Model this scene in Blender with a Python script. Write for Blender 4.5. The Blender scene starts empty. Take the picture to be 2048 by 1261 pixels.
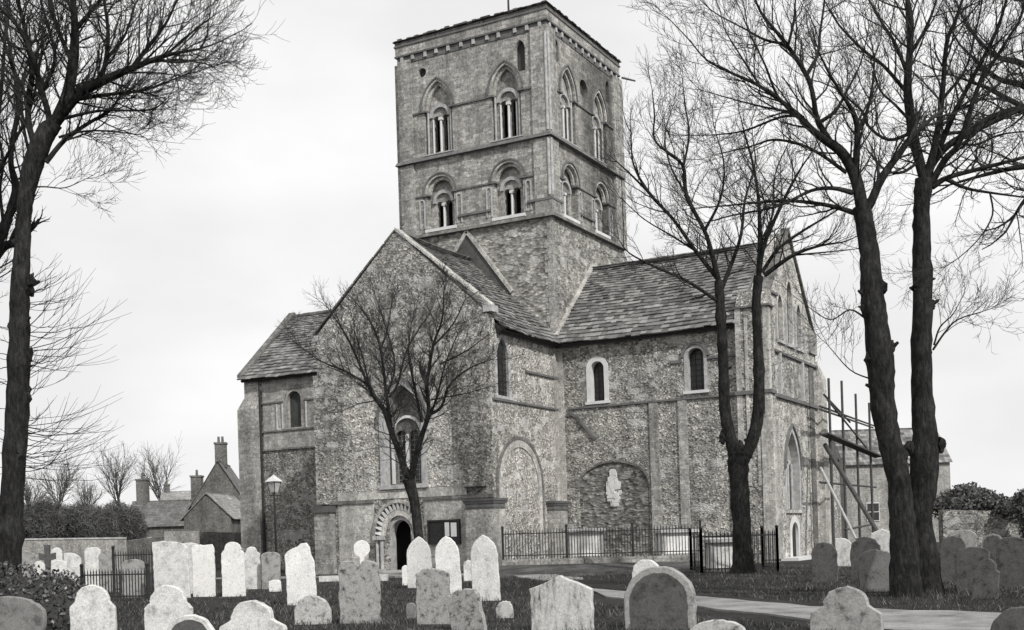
import bpy, bmesh, math, random
import numpy as np
from mathutils import Vector, Matrix
from mathutils.geometry import tessellate_polygon
random.seed(7); np.random.seed(7)
scn = bpy.context.scene
C = scn.collection
# ------------------------------------------------------------------ camera
# world axes follow the church: X along its west front, Y eastwards, Z up; 1 unit = 1 m
F = 2423.0; PX, PY = 1024.0, 1074.0
ROLL = math.atan(.0316); TH = math.atan2(4424, 2423)
RIGHT = Vector((math.sin(TH), math.cos(TH), 0)); FWD = Vector((-math.cos(TH), math.sin(TH), 0)); UP = Vector((0, 0, 1))
CAM = Vector((23.11, -46.63, 1.3))
cr_, sr_ = math.cos(ROLL), math.sin(ROLL)
cam_d = bpy.data.cameras.new("camera"); cam = bpy.data.objects.new("camera", cam_d); C.objects.link(cam)
cx = RIGHT * cr_ - UP * sr_; cy = RIGHT * sr_ + UP * cr_; cz = -FWD
cam.matrix_world = Matrix(((cx.x, cy.x, cz.x, CAM.x), (cx.y, cy.y, cz.y, CAM.y), (cx.z, cy.z, cz.z, CAM.z), (0, 0, 0, 1)))
cam_d.sensor_width = 36; cam_d.lens = F / 2048 * 36; cam_d.shift_y = (PY - 630.5) / 2048
cam_d.clip_start = .5; cam_d.clip_end = 4000
scn.camera = cam

def at(px, py, d):
    """3-D point seen at survey pixel px,py at depth d metres"""
    x = (px - PX) / F; y = -(py - PY) / F
    xr = x * cr_ + y * sr_; yr = -x * sr_ + y * cr_
    return CAM + (RIGHT * xr + UP * yr + FWD) * d
def ground(px, py, z=0.0):
    a = at(px, py, 1) - CAM
    return CAM + a * ((z - CAM.z) / a.z)

# ------------------------------------------------------------------ light
SUN_AZ = Vector((.854, -.52, 0)).normalized(); SUN_EL = math.radians(38)
sdir = SUN_AZ * math.cos(SUN_EL) + UP * math.sin(SUN_EL)
sl = bpy.data.lights.new("sun", 'SUN'); sl.energy = 3.1; sl.angle = math.radians(1.6); sl.color = (1, .985, .96)
so = bpy.data.objects.new("sun", sl); C.objects.link(so); so.rotation_euler = sdir.to_track_quat('Z', 'Y').to_euler(); so.location = (30, -60, 50)
w = bpy.data.worlds.new("World"); scn.world = w; w.use_nodes = True
nt = w.node_tree; N = nt.nodes; L = nt.links; N.clear()
out = N.new('ShaderNodeOutputWorld'); bg = N.new('ShaderNodeBackground'); bg.inputs[1].default_value = .1
sky = N.new('ShaderNodeTexSky'); sky.sky_type = 'NISHITA'; sky.sun_disc = False
sky.sun_elevation = SUN_EL; sky.sun_rotation = math.atan2(SUN_AZ.x, SUN_AZ.y); sky.dust_density = 4; sky.air_density = 1
bw = N.new('ShaderNodeRGBToBW'); tc = N.new('ShaderNodeTexCoord'); mp = N.new('ShaderNodeMapping'); mp.inputs['Scale'].default_value = (1, 1, 2.2)
nz = N.new('ShaderNodeTexNoise'); nz.inputs['Scale'].default_value = 3.4; nz.inputs['Detail'].default_value = 5; nz.inputs['Roughness'].default_value = .45
rp = N.new('ShaderNodeMapRange'); rp.inputs[1].default_value = .42; rp.inputs[2].default_value = .62; rp.inputs[3].default_value = 9.0; rp.inputs[4].default_value = 10.4
mx = N.new('ShaderNodeMix'); mx.data_type = 'FLOAT'; mx.inputs[0].default_value = .93
L.new(sky.outputs[0], bw.inputs[0]); L.new(tc.outputs['Generated'], mp.inputs[0]); L.new(mp.outputs[0], nz.inputs[0]); L.new(nz.outputs[0], rp.inputs[0])
L.new(bw.outputs[0], mx.inputs[2]); L.new(rp.outputs[0], mx.inputs[3]); L.new(mx.outputs[0], bg.inputs[0]); L.new(bg.outputs[0], out.inputs[0])
scn.view_settings.view_transform = 'Standard'; scn.view_settings.look = 'None'; scn.view_settings.exposure = 0; scn.view_settings.gamma = 1
scn.cycles.max_bounces = 5; scn.cycles.transparent_max_bounces = 4

# ------------------------------------------------------------------ materials (a monochrome place: every colour is a grey)
MATS = {}
def nodes(name, rough=.9, spec=.25):
    m = bpy.data.materials.new(name); m.use_nodes = True; MATS[name] = m
    t = m.node_tree; b = t.nodes['Principled BSDF']; b.inputs['Roughness'].default_value = rough
    b.inputs['Specular IOR Level'].default_value = spec
    return m, t, b
def g(v): return (v, v * .995, v * .985, 1)
def coords(t, kind='Object', scale=(1, 1, 1), world=False):
    mpn = t.nodes.new('ShaderNodeMapping'); mpn.inputs['Scale'].default_value = scale
    if world:
        ge = t.nodes.new('ShaderNodeNewGeometry'); t.links.new(ge.outputs['Position'], mpn.inputs[0])
    else:
        tcn = t.nodes.new('ShaderNodeTexCoord'); t.links.new(tcn.outputs[kind], mpn.inputs[0])
    return mpn.outputs[0]
def ramp(t, fac, stops, interp='LINEAR'):
    r = t.nodes.new('ShaderNodeValToRGB'); r.color_ramp.interpolation = interp
    el = r.color_ramp.elements
    while len(el) < len(stops): el.new(.5)
    for e, (p, v) in zip(el, stops): e.position = p; e.color = g(v)
    t.links.new(fac, r.inputs[0]); return r.outputs[0]
def noise(t, co, s, d=3, r=.6):
    n = t.nodes.new('ShaderNodeTexNoise'); n.inputs['Scale'].default_value = s; n.inputs['Detail'].default_value = d; n.inputs['Roughness'].default_value = r
    t.links.new(co, n.inputs[0]); return n.outputs[0]
def mul(t, a, b, f=1.0, mode='MULTIPLY'):
    m = t.nodes.new('ShaderNodeMix'); m.data_type = 'RGBA'; m.blend_type = mode; m.inputs[0].default_value = f
    t.links.new(a, m.inputs[6]); t.links.new(b, m.inputs[7]); return m.outputs[2]
def bump(t, b, h, dist=.03, st=.6):
    n = t.nodes.new('ShaderNodeBump'); n.inputs['Distance'].default_value = dist; n.inputs['Strength'].default_value = st
    t.links.new(h, n.inputs['Height']); t.links.new(n.outputs[0], b.inputs['Normal'])
def plain(name, v, rough=.8, var=.25, s=6, spec=.25):
    m, t, b = nodes(name, rough, spec); co = coords(t)
    c = ramp(t, noise(t, co, s, 5), [(.3, v * (1 - var)), (.7, v * (1 + var))])
    t.links.new(c, b.inputs['Base Color']); bump(t, b, noise(t, co, s * 4, 4), .01, .4); return m
def grit(t, c, co, amt=.36, s_=30):
    c = mul(t, c, ramp(t, noise(t, co, s_, 3, .75), [(.32, 1 - amt), (.5, 1.0), (.68, 1 + amt)]))
    v = t.nodes.new('ShaderNodeTexVoronoi'); v.inputs['Scale'].default_value = 14; t.links.new(co, v.inputs[0])
    sp = t.nodes.new('ShaderNodeSeparateColor'); t.links.new(v.outputs['Color'], sp.inputs[0])
    return mul(t, c, ramp(t, sp.outputs[1], [(0, 1 - amt * .9), (.2, .95), (.8, 1.05), (1, 1 + amt * .9)]))
def flint(name, lo, mid, hi, scale=9.0, course=False, patch=.35):
    m, t, b = nodes(name); co = coords(t, world=True)
    dn = t.nodes.new('ShaderNodeTexNoise'); dn.inputs['Scale'].default_value = 6; t.links.new(co, dn.inputs[0])
    wv = t.nodes.new('ShaderNodeVectorMath'); wv.operation = 'MULTIPLY_ADD'; wv.inputs[1].default_value = (.12, .12, .12); t.links.new(dn.outputs['Color'], wv.inputs[0]); t.links.new(co, wv.inputs[2])
    mpn = t.nodes.new('ShaderNodeMapping'); mpn.inputs['Scale'].default_value = (.6, .6, 1.25) if course else (1, 1, 1.25); t.links.new(wv.outputs[0], mpn.inputs[0])
    v = t.nodes.new('ShaderNodeTexVoronoi'); v.inputs['Scale'].default_value = scale; t.links.new(mpn.outputs[0], v.inputs[0])
    sp = t.nodes.new('ShaderNodeSeparateColor'); t.links.new(v.outputs['Color'], sp.inputs[0])
    c = ramp(t, sp.outputs[0], [(.0, lo), (.22, mid * .7), (.6, mid), (.85, mid * 1.3), (1.0, hi)])
    edge = ramp(t, v.outputs['Distance'], [(.0, 1.12), (.35, 1.0), (.62, .8)]); c = mul(t, c, edge)
    c = mul(t, c, ramp(t, noise(t, co, .45, 5, .72), [(.3, 1 - patch * 1.1), (.45, .95), (.52, 1.05), (.68, 1 + patch)]))
    c = mul(t, c, ramp(t, noise(t, coords(t, scale=(.35, .35, 4.5), world=True), 1.0, 4, .7), [(.3, .78), (.5, 1), (.7, 1.2)]))
    v2 = t.nodes.new('ShaderNodeTexVoronoi'); v2.inputs['Scale'].default_value = 3.2; v2.distance = 'CHEBYCHEV'; t.links.new(coords(t, scale=(.7, .7, 1.3), world=True), v2.inputs[0])
    sp2 = t.nodes.new('ShaderNodeSeparateColor'); t.links.new(v2.outputs['Color'], sp2.inputs[0]); blk = ramp(t, sp2.outputs[0], [(.0, 0), (.86, 0), (.87, .75), (1, .75)], 'LINEAR')
    bm_ = t.nodes.new('ShaderNodeMix'); bm_.data_type = 'RGBA'; t.links.new(blk, bm_.inputs[0]); t.links.new(c, bm_.inputs[6]); bm_.inputs[7].default_value = g(min(.6, mid * 1.45)); c = bm_.outputs[2]
    c = mul(t, c, ramp(t, noise(t, co, 2.3, 5, .75), [(.3, .62), (.5, 1), (.7, 1.35)]))
    c = mul(t, c, ramp(t, noise(t, coords(t, scale=(1.5, 1.5, .16), world=True), 1.2, 4, .6), [(.35, .76), (.6, 1.06)]))
    c = mul(t, c, ramp(t, noise(t, co, 40, 3, .7), [(.32, .7), (.68, 1.3)]))
    t.links.new(c, b.inputs['Base Color']); bump(t, b, v.outputs['Distance'], .04, .7); return m
def ashlar(name, v, w_=.45, h_=.22, contrast=.22, mortar=.75, soot=False):
    m, t, b = nodes(name); co = coords(t, world=True)
    sx = t.nodes.new('ShaderNodeSeparateXYZ'); t.links.new(co, sx.inputs[0])
    ad = t.nodes.new('ShaderNodeMath'); t.links.new(sx.outputs[0], ad.inputs[0]); t.links.new(sx.outputs[1], ad.inputs[1])
    cb = t.nodes.new('ShaderNodeCombineXYZ'); t.links.new(ad.outputs[0], cb.inputs[0]); t.links.new(sx.outputs[2], cb.inputs[1])
    br = t.nodes.new('ShaderNodeTexBrick'); br.inputs['Scale'].default_value = 1; br.inputs['Brick Width'].default_value = w_; br.inputs['Row Height'].default_value = h_
    br.inputs['Mortar Size'].default_value = .012; br.inputs['Mortar Smooth'].default_value = .4; br.inputs['Bias'].default_value = 0
    br.inputs['Color1'].default_value = g(v * (1 - contrast)); br.inputs['Color2'].default_value = g(v * (1 + contrast)); br.inputs['Mortar'].default_value = g(v * mortar)
    t.links.new(cb.outputs[0], br.inputs[0])
    c = mul(t, br.outputs[0], ramp(t, noise(t, co, .8, 5, .7), [(.28, .66), (.5, 1), (.75, 1.22)]))
    c = mul(t, c, ramp(t, noise(t, co, 7, 4, .7), [(.3, .72), (.7, 1.25)]))
    stain = ramp(t, noise(t, coords(t, scale=(1.6, 1.6, .14), world=True), 1.3, 4, .6), [(.36, .70), (.6, 1.05)]); c = mul(t, c, stain)
    c = grit(t, c, co)
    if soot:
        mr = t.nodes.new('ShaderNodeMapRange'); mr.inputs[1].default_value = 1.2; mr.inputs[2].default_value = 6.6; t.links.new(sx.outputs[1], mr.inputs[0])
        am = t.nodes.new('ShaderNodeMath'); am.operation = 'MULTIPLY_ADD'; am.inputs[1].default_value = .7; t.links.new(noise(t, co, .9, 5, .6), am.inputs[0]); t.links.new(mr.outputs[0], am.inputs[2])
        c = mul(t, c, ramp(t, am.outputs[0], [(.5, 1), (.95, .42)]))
    t.links.new(c, b.inputs['Base Color']); bump(t, b, noise(t, co, 12, 5), .03, .7); return m
def slate(name, v, k=1.0):
    m, t, b = nodes(name, .85); ge = t.nodes.new('ShaderNodeNewGeometry'); co = coords(t, world=True)
    c = ramp(t, ge.outputs['Random Per Island'], [(0, v * (1 - .5 * k)), (.5, v), (1, v * (1 + .75 * k))])
    c = mul(t, c, ramp(t, noise(t, co, 1.1, 5, .7), [(.3, .65), (.7, 1.35)])); c = mul(t, c, ramp(t, noise(t, co, 14, 3), [(.3, .8), (.7, 1.2)]))
    t.links.new(c, b.inputs['Base Color']); bump(t, b, noise(t, co, 12, 4), .02, .5); return m
def lichen(name, v, dark, amt=.5, s=5.0, streak=False):
    m, t, b = nodes(name, .85); co = coords(t)
    oi = t.nodes.new('ShaderNodeObjectInfo'); va = t.nodes.new('ShaderNodeVectorMath'); va.operation = 'MULTIPLY_ADD'
    va.inputs[1].default_value = (1, 1, 1); t.links.new(co, va.inputs[0])
    cb = t.nodes.new('ShaderNodeCombineXYZ'); ml = t.nodes.new('ShaderNodeMath'); ml.operation = 'MULTIPLY'; ml.inputs[1].default_value = 40
    t.links.new(oi.outputs['Random'], ml.inputs[0]); t.links.new(ml.outputs[0], cb.inputs[0]); t.links.new(ml.outputs[0], cb.inputs[1]); t.links.new(cb.outputs[0], va.inputs[2])
    co2 = va.outputs[0]
    if streak:
        mpn = t.nodes.new('ShaderNodeMapping'); mpn.inputs['Scale'].default_value = (1.6, 1.6, .35); t.links.new(co2, mpn.inputs[0]); co3 = mpn.outputs[0]
    else: co3 = co2
    c = ramp(t, noise(t, co3, s, 6, .7), [(.34, dark), (.43, dark * .4 + v * .6), (.5, v * .9), (.6, v)])
    c = mul(t, c, ramp(t, noise(t, co2, 45, 3, .6), [(.3, .74), (.7, 1.18)])); c = mul(t, c, ramp(t, noise(t, co2, 14, 5, .75), [(.34, .72), (.45, 1), (.8, 1.04)]))
    t.links.new(c, b.inputs['Base Color']); bump(t, b, noise(t, co2, 30, 5), .008, .5); return m

flint('flint', .10, .34, .70, 13.5); flint('flint_dark', .07, .25, .5, 13.5); flint('flint_light', .15, .46, .82, 13.5, patch=.3)
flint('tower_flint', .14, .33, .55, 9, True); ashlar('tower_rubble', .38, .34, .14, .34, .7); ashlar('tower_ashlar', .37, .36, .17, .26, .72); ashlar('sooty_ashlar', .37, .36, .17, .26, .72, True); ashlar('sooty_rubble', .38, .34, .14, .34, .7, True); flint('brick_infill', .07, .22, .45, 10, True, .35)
ashlar('ashlar', .36, .42, .2, .2, .75); ashlar('ashlar_light', .50, .5, .3, .14, .8); ashlar('ashlar_dark', .19, .42, .2)
ashlar('house_brick', .15, .23, .08, .2, 1.2); ashlar('house_render', .34, 1.5, .6, .05, .98)
slate('slate', .17, .9); slate('slate_dark', .085); slate('slate_house', .14, .35); slate('slate_pale', .26, .3)
plain('dressed_stone', .42, .85, .3, 5); plain('white_stone', .66, .8, .1, 3); plain('dark_stone', .10, .85, .3, 5)
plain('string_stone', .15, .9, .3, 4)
lichen('marble', .86, .66, .3, 3); lichen('stone_pale', .72, .36, .5, 4); lichen('stone_grey', .36, .11, .5, 5.5); lichen('stone_mottled', .50, .09, .5, 7)
lichen('stone_dark', .11, .04, .5, 6); lichen('stone_streaked', .58, .09, .5, 5.5, True); lichen('stone_rough', .36, .06, .5, 11); lichen('stone_mid', .24, .10, .5, 5)
plain('iron', .035, .6, .3, 10); plain('dark_wood', .035, .7, .3, 8); plain('pole_wood', .07, .8, .3, 6); plain('pale_wood', .4, .8, .2, 6); plain('paper', .8, .7, .03, 3)
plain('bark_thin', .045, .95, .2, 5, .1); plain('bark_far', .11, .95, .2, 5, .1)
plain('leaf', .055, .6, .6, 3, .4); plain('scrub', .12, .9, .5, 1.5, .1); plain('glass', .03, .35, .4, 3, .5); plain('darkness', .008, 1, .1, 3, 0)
plain('louvre', .06, .8, .3, 3)
m, t, b = nodes('bark', .95, .05); co = coords(t, world=True, scale=(1, 1, .3))
c = ramp(t, noise(t, co, 16, 5, .7), [(.3, .012), (.5, .03), (.72, .062)]); c = mul(t, c, ramp(t, noise(t, coords(t, world=True), 2.2, 4, .6), [(.3, .6), (.7, 1.4)]))
t.links.new(c, b.inputs['Base Color']); bump(t, b, noise(t, co, 22, 5, .7), .05, 1.0)
def ground_mat():
    m, t, b = nodes('turf', 1, .05); co = coords(t, world=True)
    c = ramp(t, noise(t, co, .35, 6, .7), [(.3, .032), (.7, .075)]); c = mul(t, c, ramp(t, noise(t, co, 9, 5, .75), [(.3, .55), (.7, 1.5)]))
    t.links.new(c, b.inputs['Base Color']); bump(t, b, noise(t, co, 14, 6, .8), .08, .9)
    m, t, b = nodes('turf_pale', 1, .05); co = coords(t, world=True)
    c = ramp(t, noise(t, co, .9, 6, .75), [(.3, .05), (.5, .10), (.7, .2)]); c = mul(t, c, ramp(t, noise(t, co, 16, 5, .75), [(.3, .6), (.7, 1.4)])); t.links.new(c, b.inputs['Base Color']); bump(t, b, noise(t, co, 14, 6, .8), .06, .9)
    m, t, b = nodes('gravel', .95, .1); co = coords(t, world=True)
    c = ramp(t, noise(t, co, 1.1, 6, .7), [(.32, .13), (.5, .27), (.7, .38)]); c = mul(t, c, ramp(t, noise(t, co, 30, 4, .8), [(.3, .7), (.7, 1.25)]))
    t.links.new(c, b.inputs['Base Color']); bump(t, b, noise(t, co, 40, 4), .02, .6)
    m, t, b = nodes('grass_blade', .9, .1); ge = t.nodes.new('ShaderNodeNewGeometry')
    t.links.new(mul(t, ramp(t, ge.outputs['Random Per Island'], [(0, .025), (.7, .08), (1, .22)]), ramp(t, noise(t, coords(t, world=True), .8, 4, .6), [(.35, .6), (.65, 1.35)])), b.inputs['Base Color'])
    m, t, b = nodes('leaf_ivy', .45, .5); ge = t.nodes.new('ShaderNodeNewGeometry')
    t.links.new(ramp(t, ge.outputs['Random Per Island'], [(0, .02), (.6, .06), (.9, .12), (1, .22)]), b.inputs['Base Color'])
ground_mat()

# ------------------------------------------------------------------ mesh helpers
def link(name, me, mat, parent=None):
    o = bpy.data.objects.new(name, me); C.objects.link(o)
    for m in (mat if isinstance(mat, (list, tuple)) else [mat]): me.materials.append(MATS[m])
    if parent is not None: o.parent = parent
    return o
def obj(name, bm, mat, parent=None, recalc=True):
    if recalc: bmesh.ops.recalc_face_normals(bm, faces=bm.faces[:])
    me = bpy.data.meshes.new(name); bm.to_mesh(me); bm.free()
    return link(name, me, mat, parent)
def thing(name, label, cat, loc=(0, 0, 0), rz=0, group=None):
    o = bpy.data.objects.new(name, None); C.objects.link(o); o.location = loc; o.rotation_euler = (0, 0, rz); o.empty_display_size = .3
    o['label'] = label; o['category'] = cat
    if group: o['group'] = group
    return o
def tag(o, label=None, cat=None, group=None, kind=None):
    if label: o['label'] = label
    if cat: o['category'] = cat
    if group: o['group'] = group
    if kind: o['kind'] = kind
    return o
def box(bm, x0, x1, y0, y1, z0, z1):
    v = [bm.verts.new(p) for p in [(x0, y0, z0), (x1, y0, z0), (x1, y1, z0), (x0, y1, z0), (x0, y0, z1), (x1, y0, z1), (x1, y1, z1), (x0, y1, z1)]]
    for f in ((0, 3, 2, 1), (4, 5, 6, 7), (0, 1, 5, 4), (1, 2, 6, 5), (2, 3, 7, 6), (3, 0, 4, 7)): bm.faces.new([v[i] for i in f])
    return v
def hexa(bm, pts):
    v = [bm.verts.new(p) for p in pts]
    for f in ((0, 3, 2, 1), (4, 5, 6, 7), (0, 1, 5, 4), (1, 2, 6, 5), (2, 3, 7, 6), (3, 0, 4, 7)): bm.faces.new([v[i] for i in f])
def cyl(bm, p0, p1, r0, r1=None, n=10):
    p0, p1 = Vector(p0), Vector(p1); r1 = r0 if r1 is None else r1
    d = (p1 - p0).normalized(); a = d.orthogonal().normalized(); b = d.cross(a)
    A = [bm.verts.new(p0 + (a * math.cos(2 * math.pi * i / n) + b * math.sin(2 * math.pi * i / n)) * r0) for i in range(n)]
    B = [bm.verts.new(p1 + (a * math.cos(2 * math.pi * i / n) + b * math.sin(2 * math.pi * i / n)) * r1) for i in range(n)]
    for i in range(n): bm.faces.new((A[i], A[(i + 1) % n], B[(i + 1) % n], B[i]))
    bm.faces.new(A[::-1]); bm.faces.new(B)
class Fr:
    """wall frame: s along the wall, z up, n outward"""
    def __init__(s, o, a, n): s.o, s.a, s.n = Vector(o), Vector(a), Vector(n)
    def p(s, u, z, d=0.0): return s.o + s.a * u + UP * z + s.n * d
WF = lambda y: Fr((0, y, 0), (1, 0, 0), (0, -1, 0))       # west faces: s = x
SF = lambda x: Fr((x, 0, 0), (0, 1, 0), (1, 0, 0))        # south faces: s = y
def archpath(c, hw, z0, zs, kind='round', k=1.0, n=12):
    """outline of an opening, from lower left up and round to lower right"""
    pts = [(c - hw, z0)]
    if kind == 'round':
        for i in range(n + 1): a = math.pi - math.pi * i / n; pts.append((c + hw * math.cos(a), zs + hw * math.sin(a) * k))
    elif kind == 'pointed':
        r = hw * 2 * k; h = n // 2; amax = math.acos((r - hw) / r)
        for i in range(h + 1): a = amax * i / h; pts.append((c + (r - hw) - r * math.cos(a), zs + r * math.sin(a)))
        for i in range(h - 1, -1, -1): a = amax * i / h; pts.append((c - (r - hw) + r * math.cos(a), zs + r * math.sin(a)))
    else: pts += [(c - hw, zs), (c + hw, zs)]
    pts.append((c + hw, z0)); return pts
def circle(c, z, r, n=20): return [(c + r * math.cos(2 * math.pi * i / n), z + r * math.sin(2 * math.pi * i / n)) for i in range(n)]
def dedupe(p):
    o = []
    for q in p:
        if not o or (abs(q[0] - o[-1][0]) + abs(q[1] - o[-1][1])) > 1e-4: o.append(q)
    if abs(o[0][0] - o[-1][0]) + abs(o[0][1] - o[-1][1]) < 1e-4: o.pop()
    return o
def slab(bm, fr, outline, d0, d1, holes=()):
    """extruded plate between offsets d0 (back) and d1 (front), with through holes"""
    loops = [dedupe(outline)] + [dedupe(h) for h in holes]
    flat = [q for l in loops for q in l]
    tris = tessellate_polygon([[Vector((q[0], q[1], 0)) for q in l] for l in loops])
    fv = [bm.verts.new(fr.p(q[0], q[1], d1)) for q in flat]; bv = [bm.verts.new(fr.p(q[0], q[1], d0)) for q in flat]
    for t in tris:
        try: bm.faces.new([fv[i] for i in t]); bm.faces.new([bv[i] for i in reversed(t)])
        except ValueError: pass
    k = 0
    for l in loops:
        n = len(l)
        for i in range(n):
            j = (i + 1) % n
            try: bm.faces.new((fv[k + i], fv[k + j], bv[k + j], bv[k + i]))
            except ValueError: pass
        k += n
def ringpts(inner, outer): return list(outer) + list(reversed(inner))
def archring(bm, fr, c, hw, zs, wd, d0, d1, kind='round', k=1.0, z0=None, n=12):
    z0 = zs - .001 if z0 is None else z0
    if kind == 'pointed': k = (2 * hw * k - .007) / (2 * (hw - .007))
    hw -= .007; wd += .007
    if kind == 'round': o = archpath(c, hw + wd, z0, zs, kind, k, n)
    else:
        r = hw * 2 * k; o = archpath(c, hw + wd, z0, zs, kind, (r + wd) / (2 * (hw + wd)), n)
    i = archpath(c, hw, z0, zs, kind, k, n)
    m = len(i)
    for q in range(m - 1):
        a, b, c2, d = o[q], o[q + 1], i[q + 1], i[q]
        if abs(a[0] - b[0]) + abs(a[1] - b[1]) < 1e-4: continue
        hexa(bm, [fr.p(*a, d0), fr.p(*b, d0), fr.p(*c2, d0), fr.p(*d, d0), fr.p(*a, d1), fr.p(*b, d1), fr.p(*c2, d1), fr.p(*d, d1)])
def fbox(bm, fr, s0, s1, z0, z1, d0, d1):
    hexa(bm, [fr.p(s0, z0, d0), fr.p(s1, z0, d0), fr.p(s1, z1, d0), fr.p(s0, z1, d0), fr.p(s0, z0, d1), fr.p(s1, z0, d1), fr.p(s1, z1, d1), fr.p(s0, z1, d1)])
def tube_mesh(paths, sides=None):
    """paths: list of (points Nx3, radii N) -> mesh with merged tubes"""
    V, Fc = [], []; off = 0
    for pts, rad in paths:
        pts = np.asarray(pts, float); rad = np.asarray(rad, float); n = len(pts)
        k = (3 if rad[0] < .012 else 5 if rad[0] < .05 else 10) if sides is None else sides
        t = np.gradient(pts, axis=0); t /= np.linalg.norm(t, axis=1)[:, None] + 1e-9
        ref = np.array([.31, .22, .93]) if abs(t[0][2]) < .9 else np.array([.9, .3, .1])
        a = np.cross(t, ref); a /= np.linalg.norm(a, axis=1)[:, None] + 1e-9; b = np.cross(t, a)
        ang = np.arange(k) * 2 * math.pi / k
        ring = pts[:, None, :] + rad[:, None, None] * (a[:, None, :] * np.cos(ang)[None, :, None] + b[:, None, :] * np.sin(ang)[None, :, None])
        V.append(ring.reshape(-1, 3))
        i = np.arange(n - 1)[:, None] * k; j = np.arange(k)[None, :]; j2 = (j + 1) % k
        Fc.append(np.stack([i + j, i + j2, i + k + j2, i + k + j], -1).reshape(-1, 4) + off); off += n * k
    return np.concatenate(V), np.concatenate(Fc)
def quads(name, V, Q, mat, parent=None, smooth=True):
    me = bpy.data.meshes.new(name); me.vertices.add(len(V)); me.vertices.foreach_set('co', V.ravel().astype(np.float32))
    me.loops.add(Q.size); me.loops.foreach_set('vertex_index', Q.ravel().astype(np.int32))
    me.polygons.add(len(Q)); me.polygons.foreach_set('loop_start', (np.arange(len(Q)) * 4).astype(np.int32)); me.polygons.foreach_set('loop_total', np.full(len(Q), 4, np.int32))
    if smooth: me.polygons.foreach_set('use_smooth', np.ones(len(Q), bool))
    me.update(calc_edges=True); return link(name, me, mat, parent)

# ------------------------------------------------------------------ ground
def wave(x, y): return .025 * math.sin(x * .31 + 1.3) * math.cos(y * .27) + .015 * math.sin(x * .9 + y * .7)
bm = bmesh.new()
xs = [-1500, -400, -120, -70] + [-50 + i * 1.5 for i in range(60)] + [60, 120, 400, 1500]
ys = [-1500, -200, -60] + [-48 + i * 1.5 for i in range(50)] + [60, 120, 400, 1500]
gv = [[bm.verts.new((x, y, wave(x, y) - .03 if -50 <= x <= 40 and -48 <= y <= -7.5 else -.02)) for y in ys] for x in xs]
for i in range(len(xs) - 1):
    for j in range(len(ys) - 1): bm.faces.new((gv[i][j], gv[i + 1][j], gv[i + 1][j + 1], gv[i][j + 1]))
o = obj('ground', bm, 'turf'); tag(o, kind='structure')
for p in o.data.polygons: p.use_smooth = True
def strip(name, pts, mat, z=.022):
    bm = bmesh.new(); n = len(pts); out_ = []
    for (a, b) in pts: out_.append((Vector(a), Vector(b)))
    sub = []
    for i in range(n - 1):
        for k in range(6):
            t = k / 6; sub.append((out_[i][0].lerp(out_[i + 1][0], t), out_[i][1].lerp(out_[i + 1][1], t)))
    sub.append(out_[-1]); rows = []
    for a, b in sub:
        ja, jb = random.uniform(-.2, .2), random.uniform(-.2, .2); d = (b - a).normalized()
        a2, b2 = a + d * ja, b + d * jb; rows.append([bm.verts.new((*(a2.lerp(b2, q / 3)).xy, z + (wave(*(a2.lerp(b2, q / 3)).xy) - .025 if a2.y < -11 else 0))) for q in range(4)])
    for r0, r1 in zip(rows, rows[1:]):
        for q in range(3): bm.faces.new((r0[q], r1[q], r1[q + 1], r0[q + 1]))
    ext = bmesh.ops.extrude_face_region(bm, geom=bm.faces[:])
    for e in ext['geom']:
        if isinstance(e, bmesh.types.BMVert): e.co.z -= .25
    return tag(obj(name, bm, mat), kind='structure')
strip('path', [((7.6, -15.2, 0), (8.6, -16.4, 0)), ((10.6, -20.0, 0), (12.6, -23.4, 0)), ((14.72, -23.56, 0), (15.98, -27.03, 0)), ((17.76, -26.65, 0), (18.56, -29.68, 0)), ((21.26, -28.2, 0), (20.8, -31.9, 0)), ((26, -29.5, 0), (26, -34.5, 0))], 'gravel')
strip('church_path', [((-12, -9.4, 0), (-12.6, -10.3, 0)), ((-5, -9.2, 0), (-5.2, -10.2, 0)), ((0, -8.7, 0), (0, -10, 0)), ((4.5, -10.4, 0), (3.6, -11.4, 0)), ((8, -14.4, 0), (7, -15.4, 0))], 'gravel', .026)
strip('door_path', [((-5.1, -6.2, 0), (-3.7, -6.2, 0)), ((-5.3, -9.6, 0), (-3.5, -9.6, 0))], 'gravel', .018)

# ------------------------------------------------------------------ church
church = thing('church', 'large flint church with square Norman tower, gabled arms and stone slate roofs', 'church', (0, 0, 0))
TW = 7.6            # tower side
AV = -5.8; AX0, AX1 = -8.35, 0.0   # western arm
ZE = 9.65
Wt, Wa, St, Sb = WF(0), WF(AV), SF(0), SF(9.1)

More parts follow.
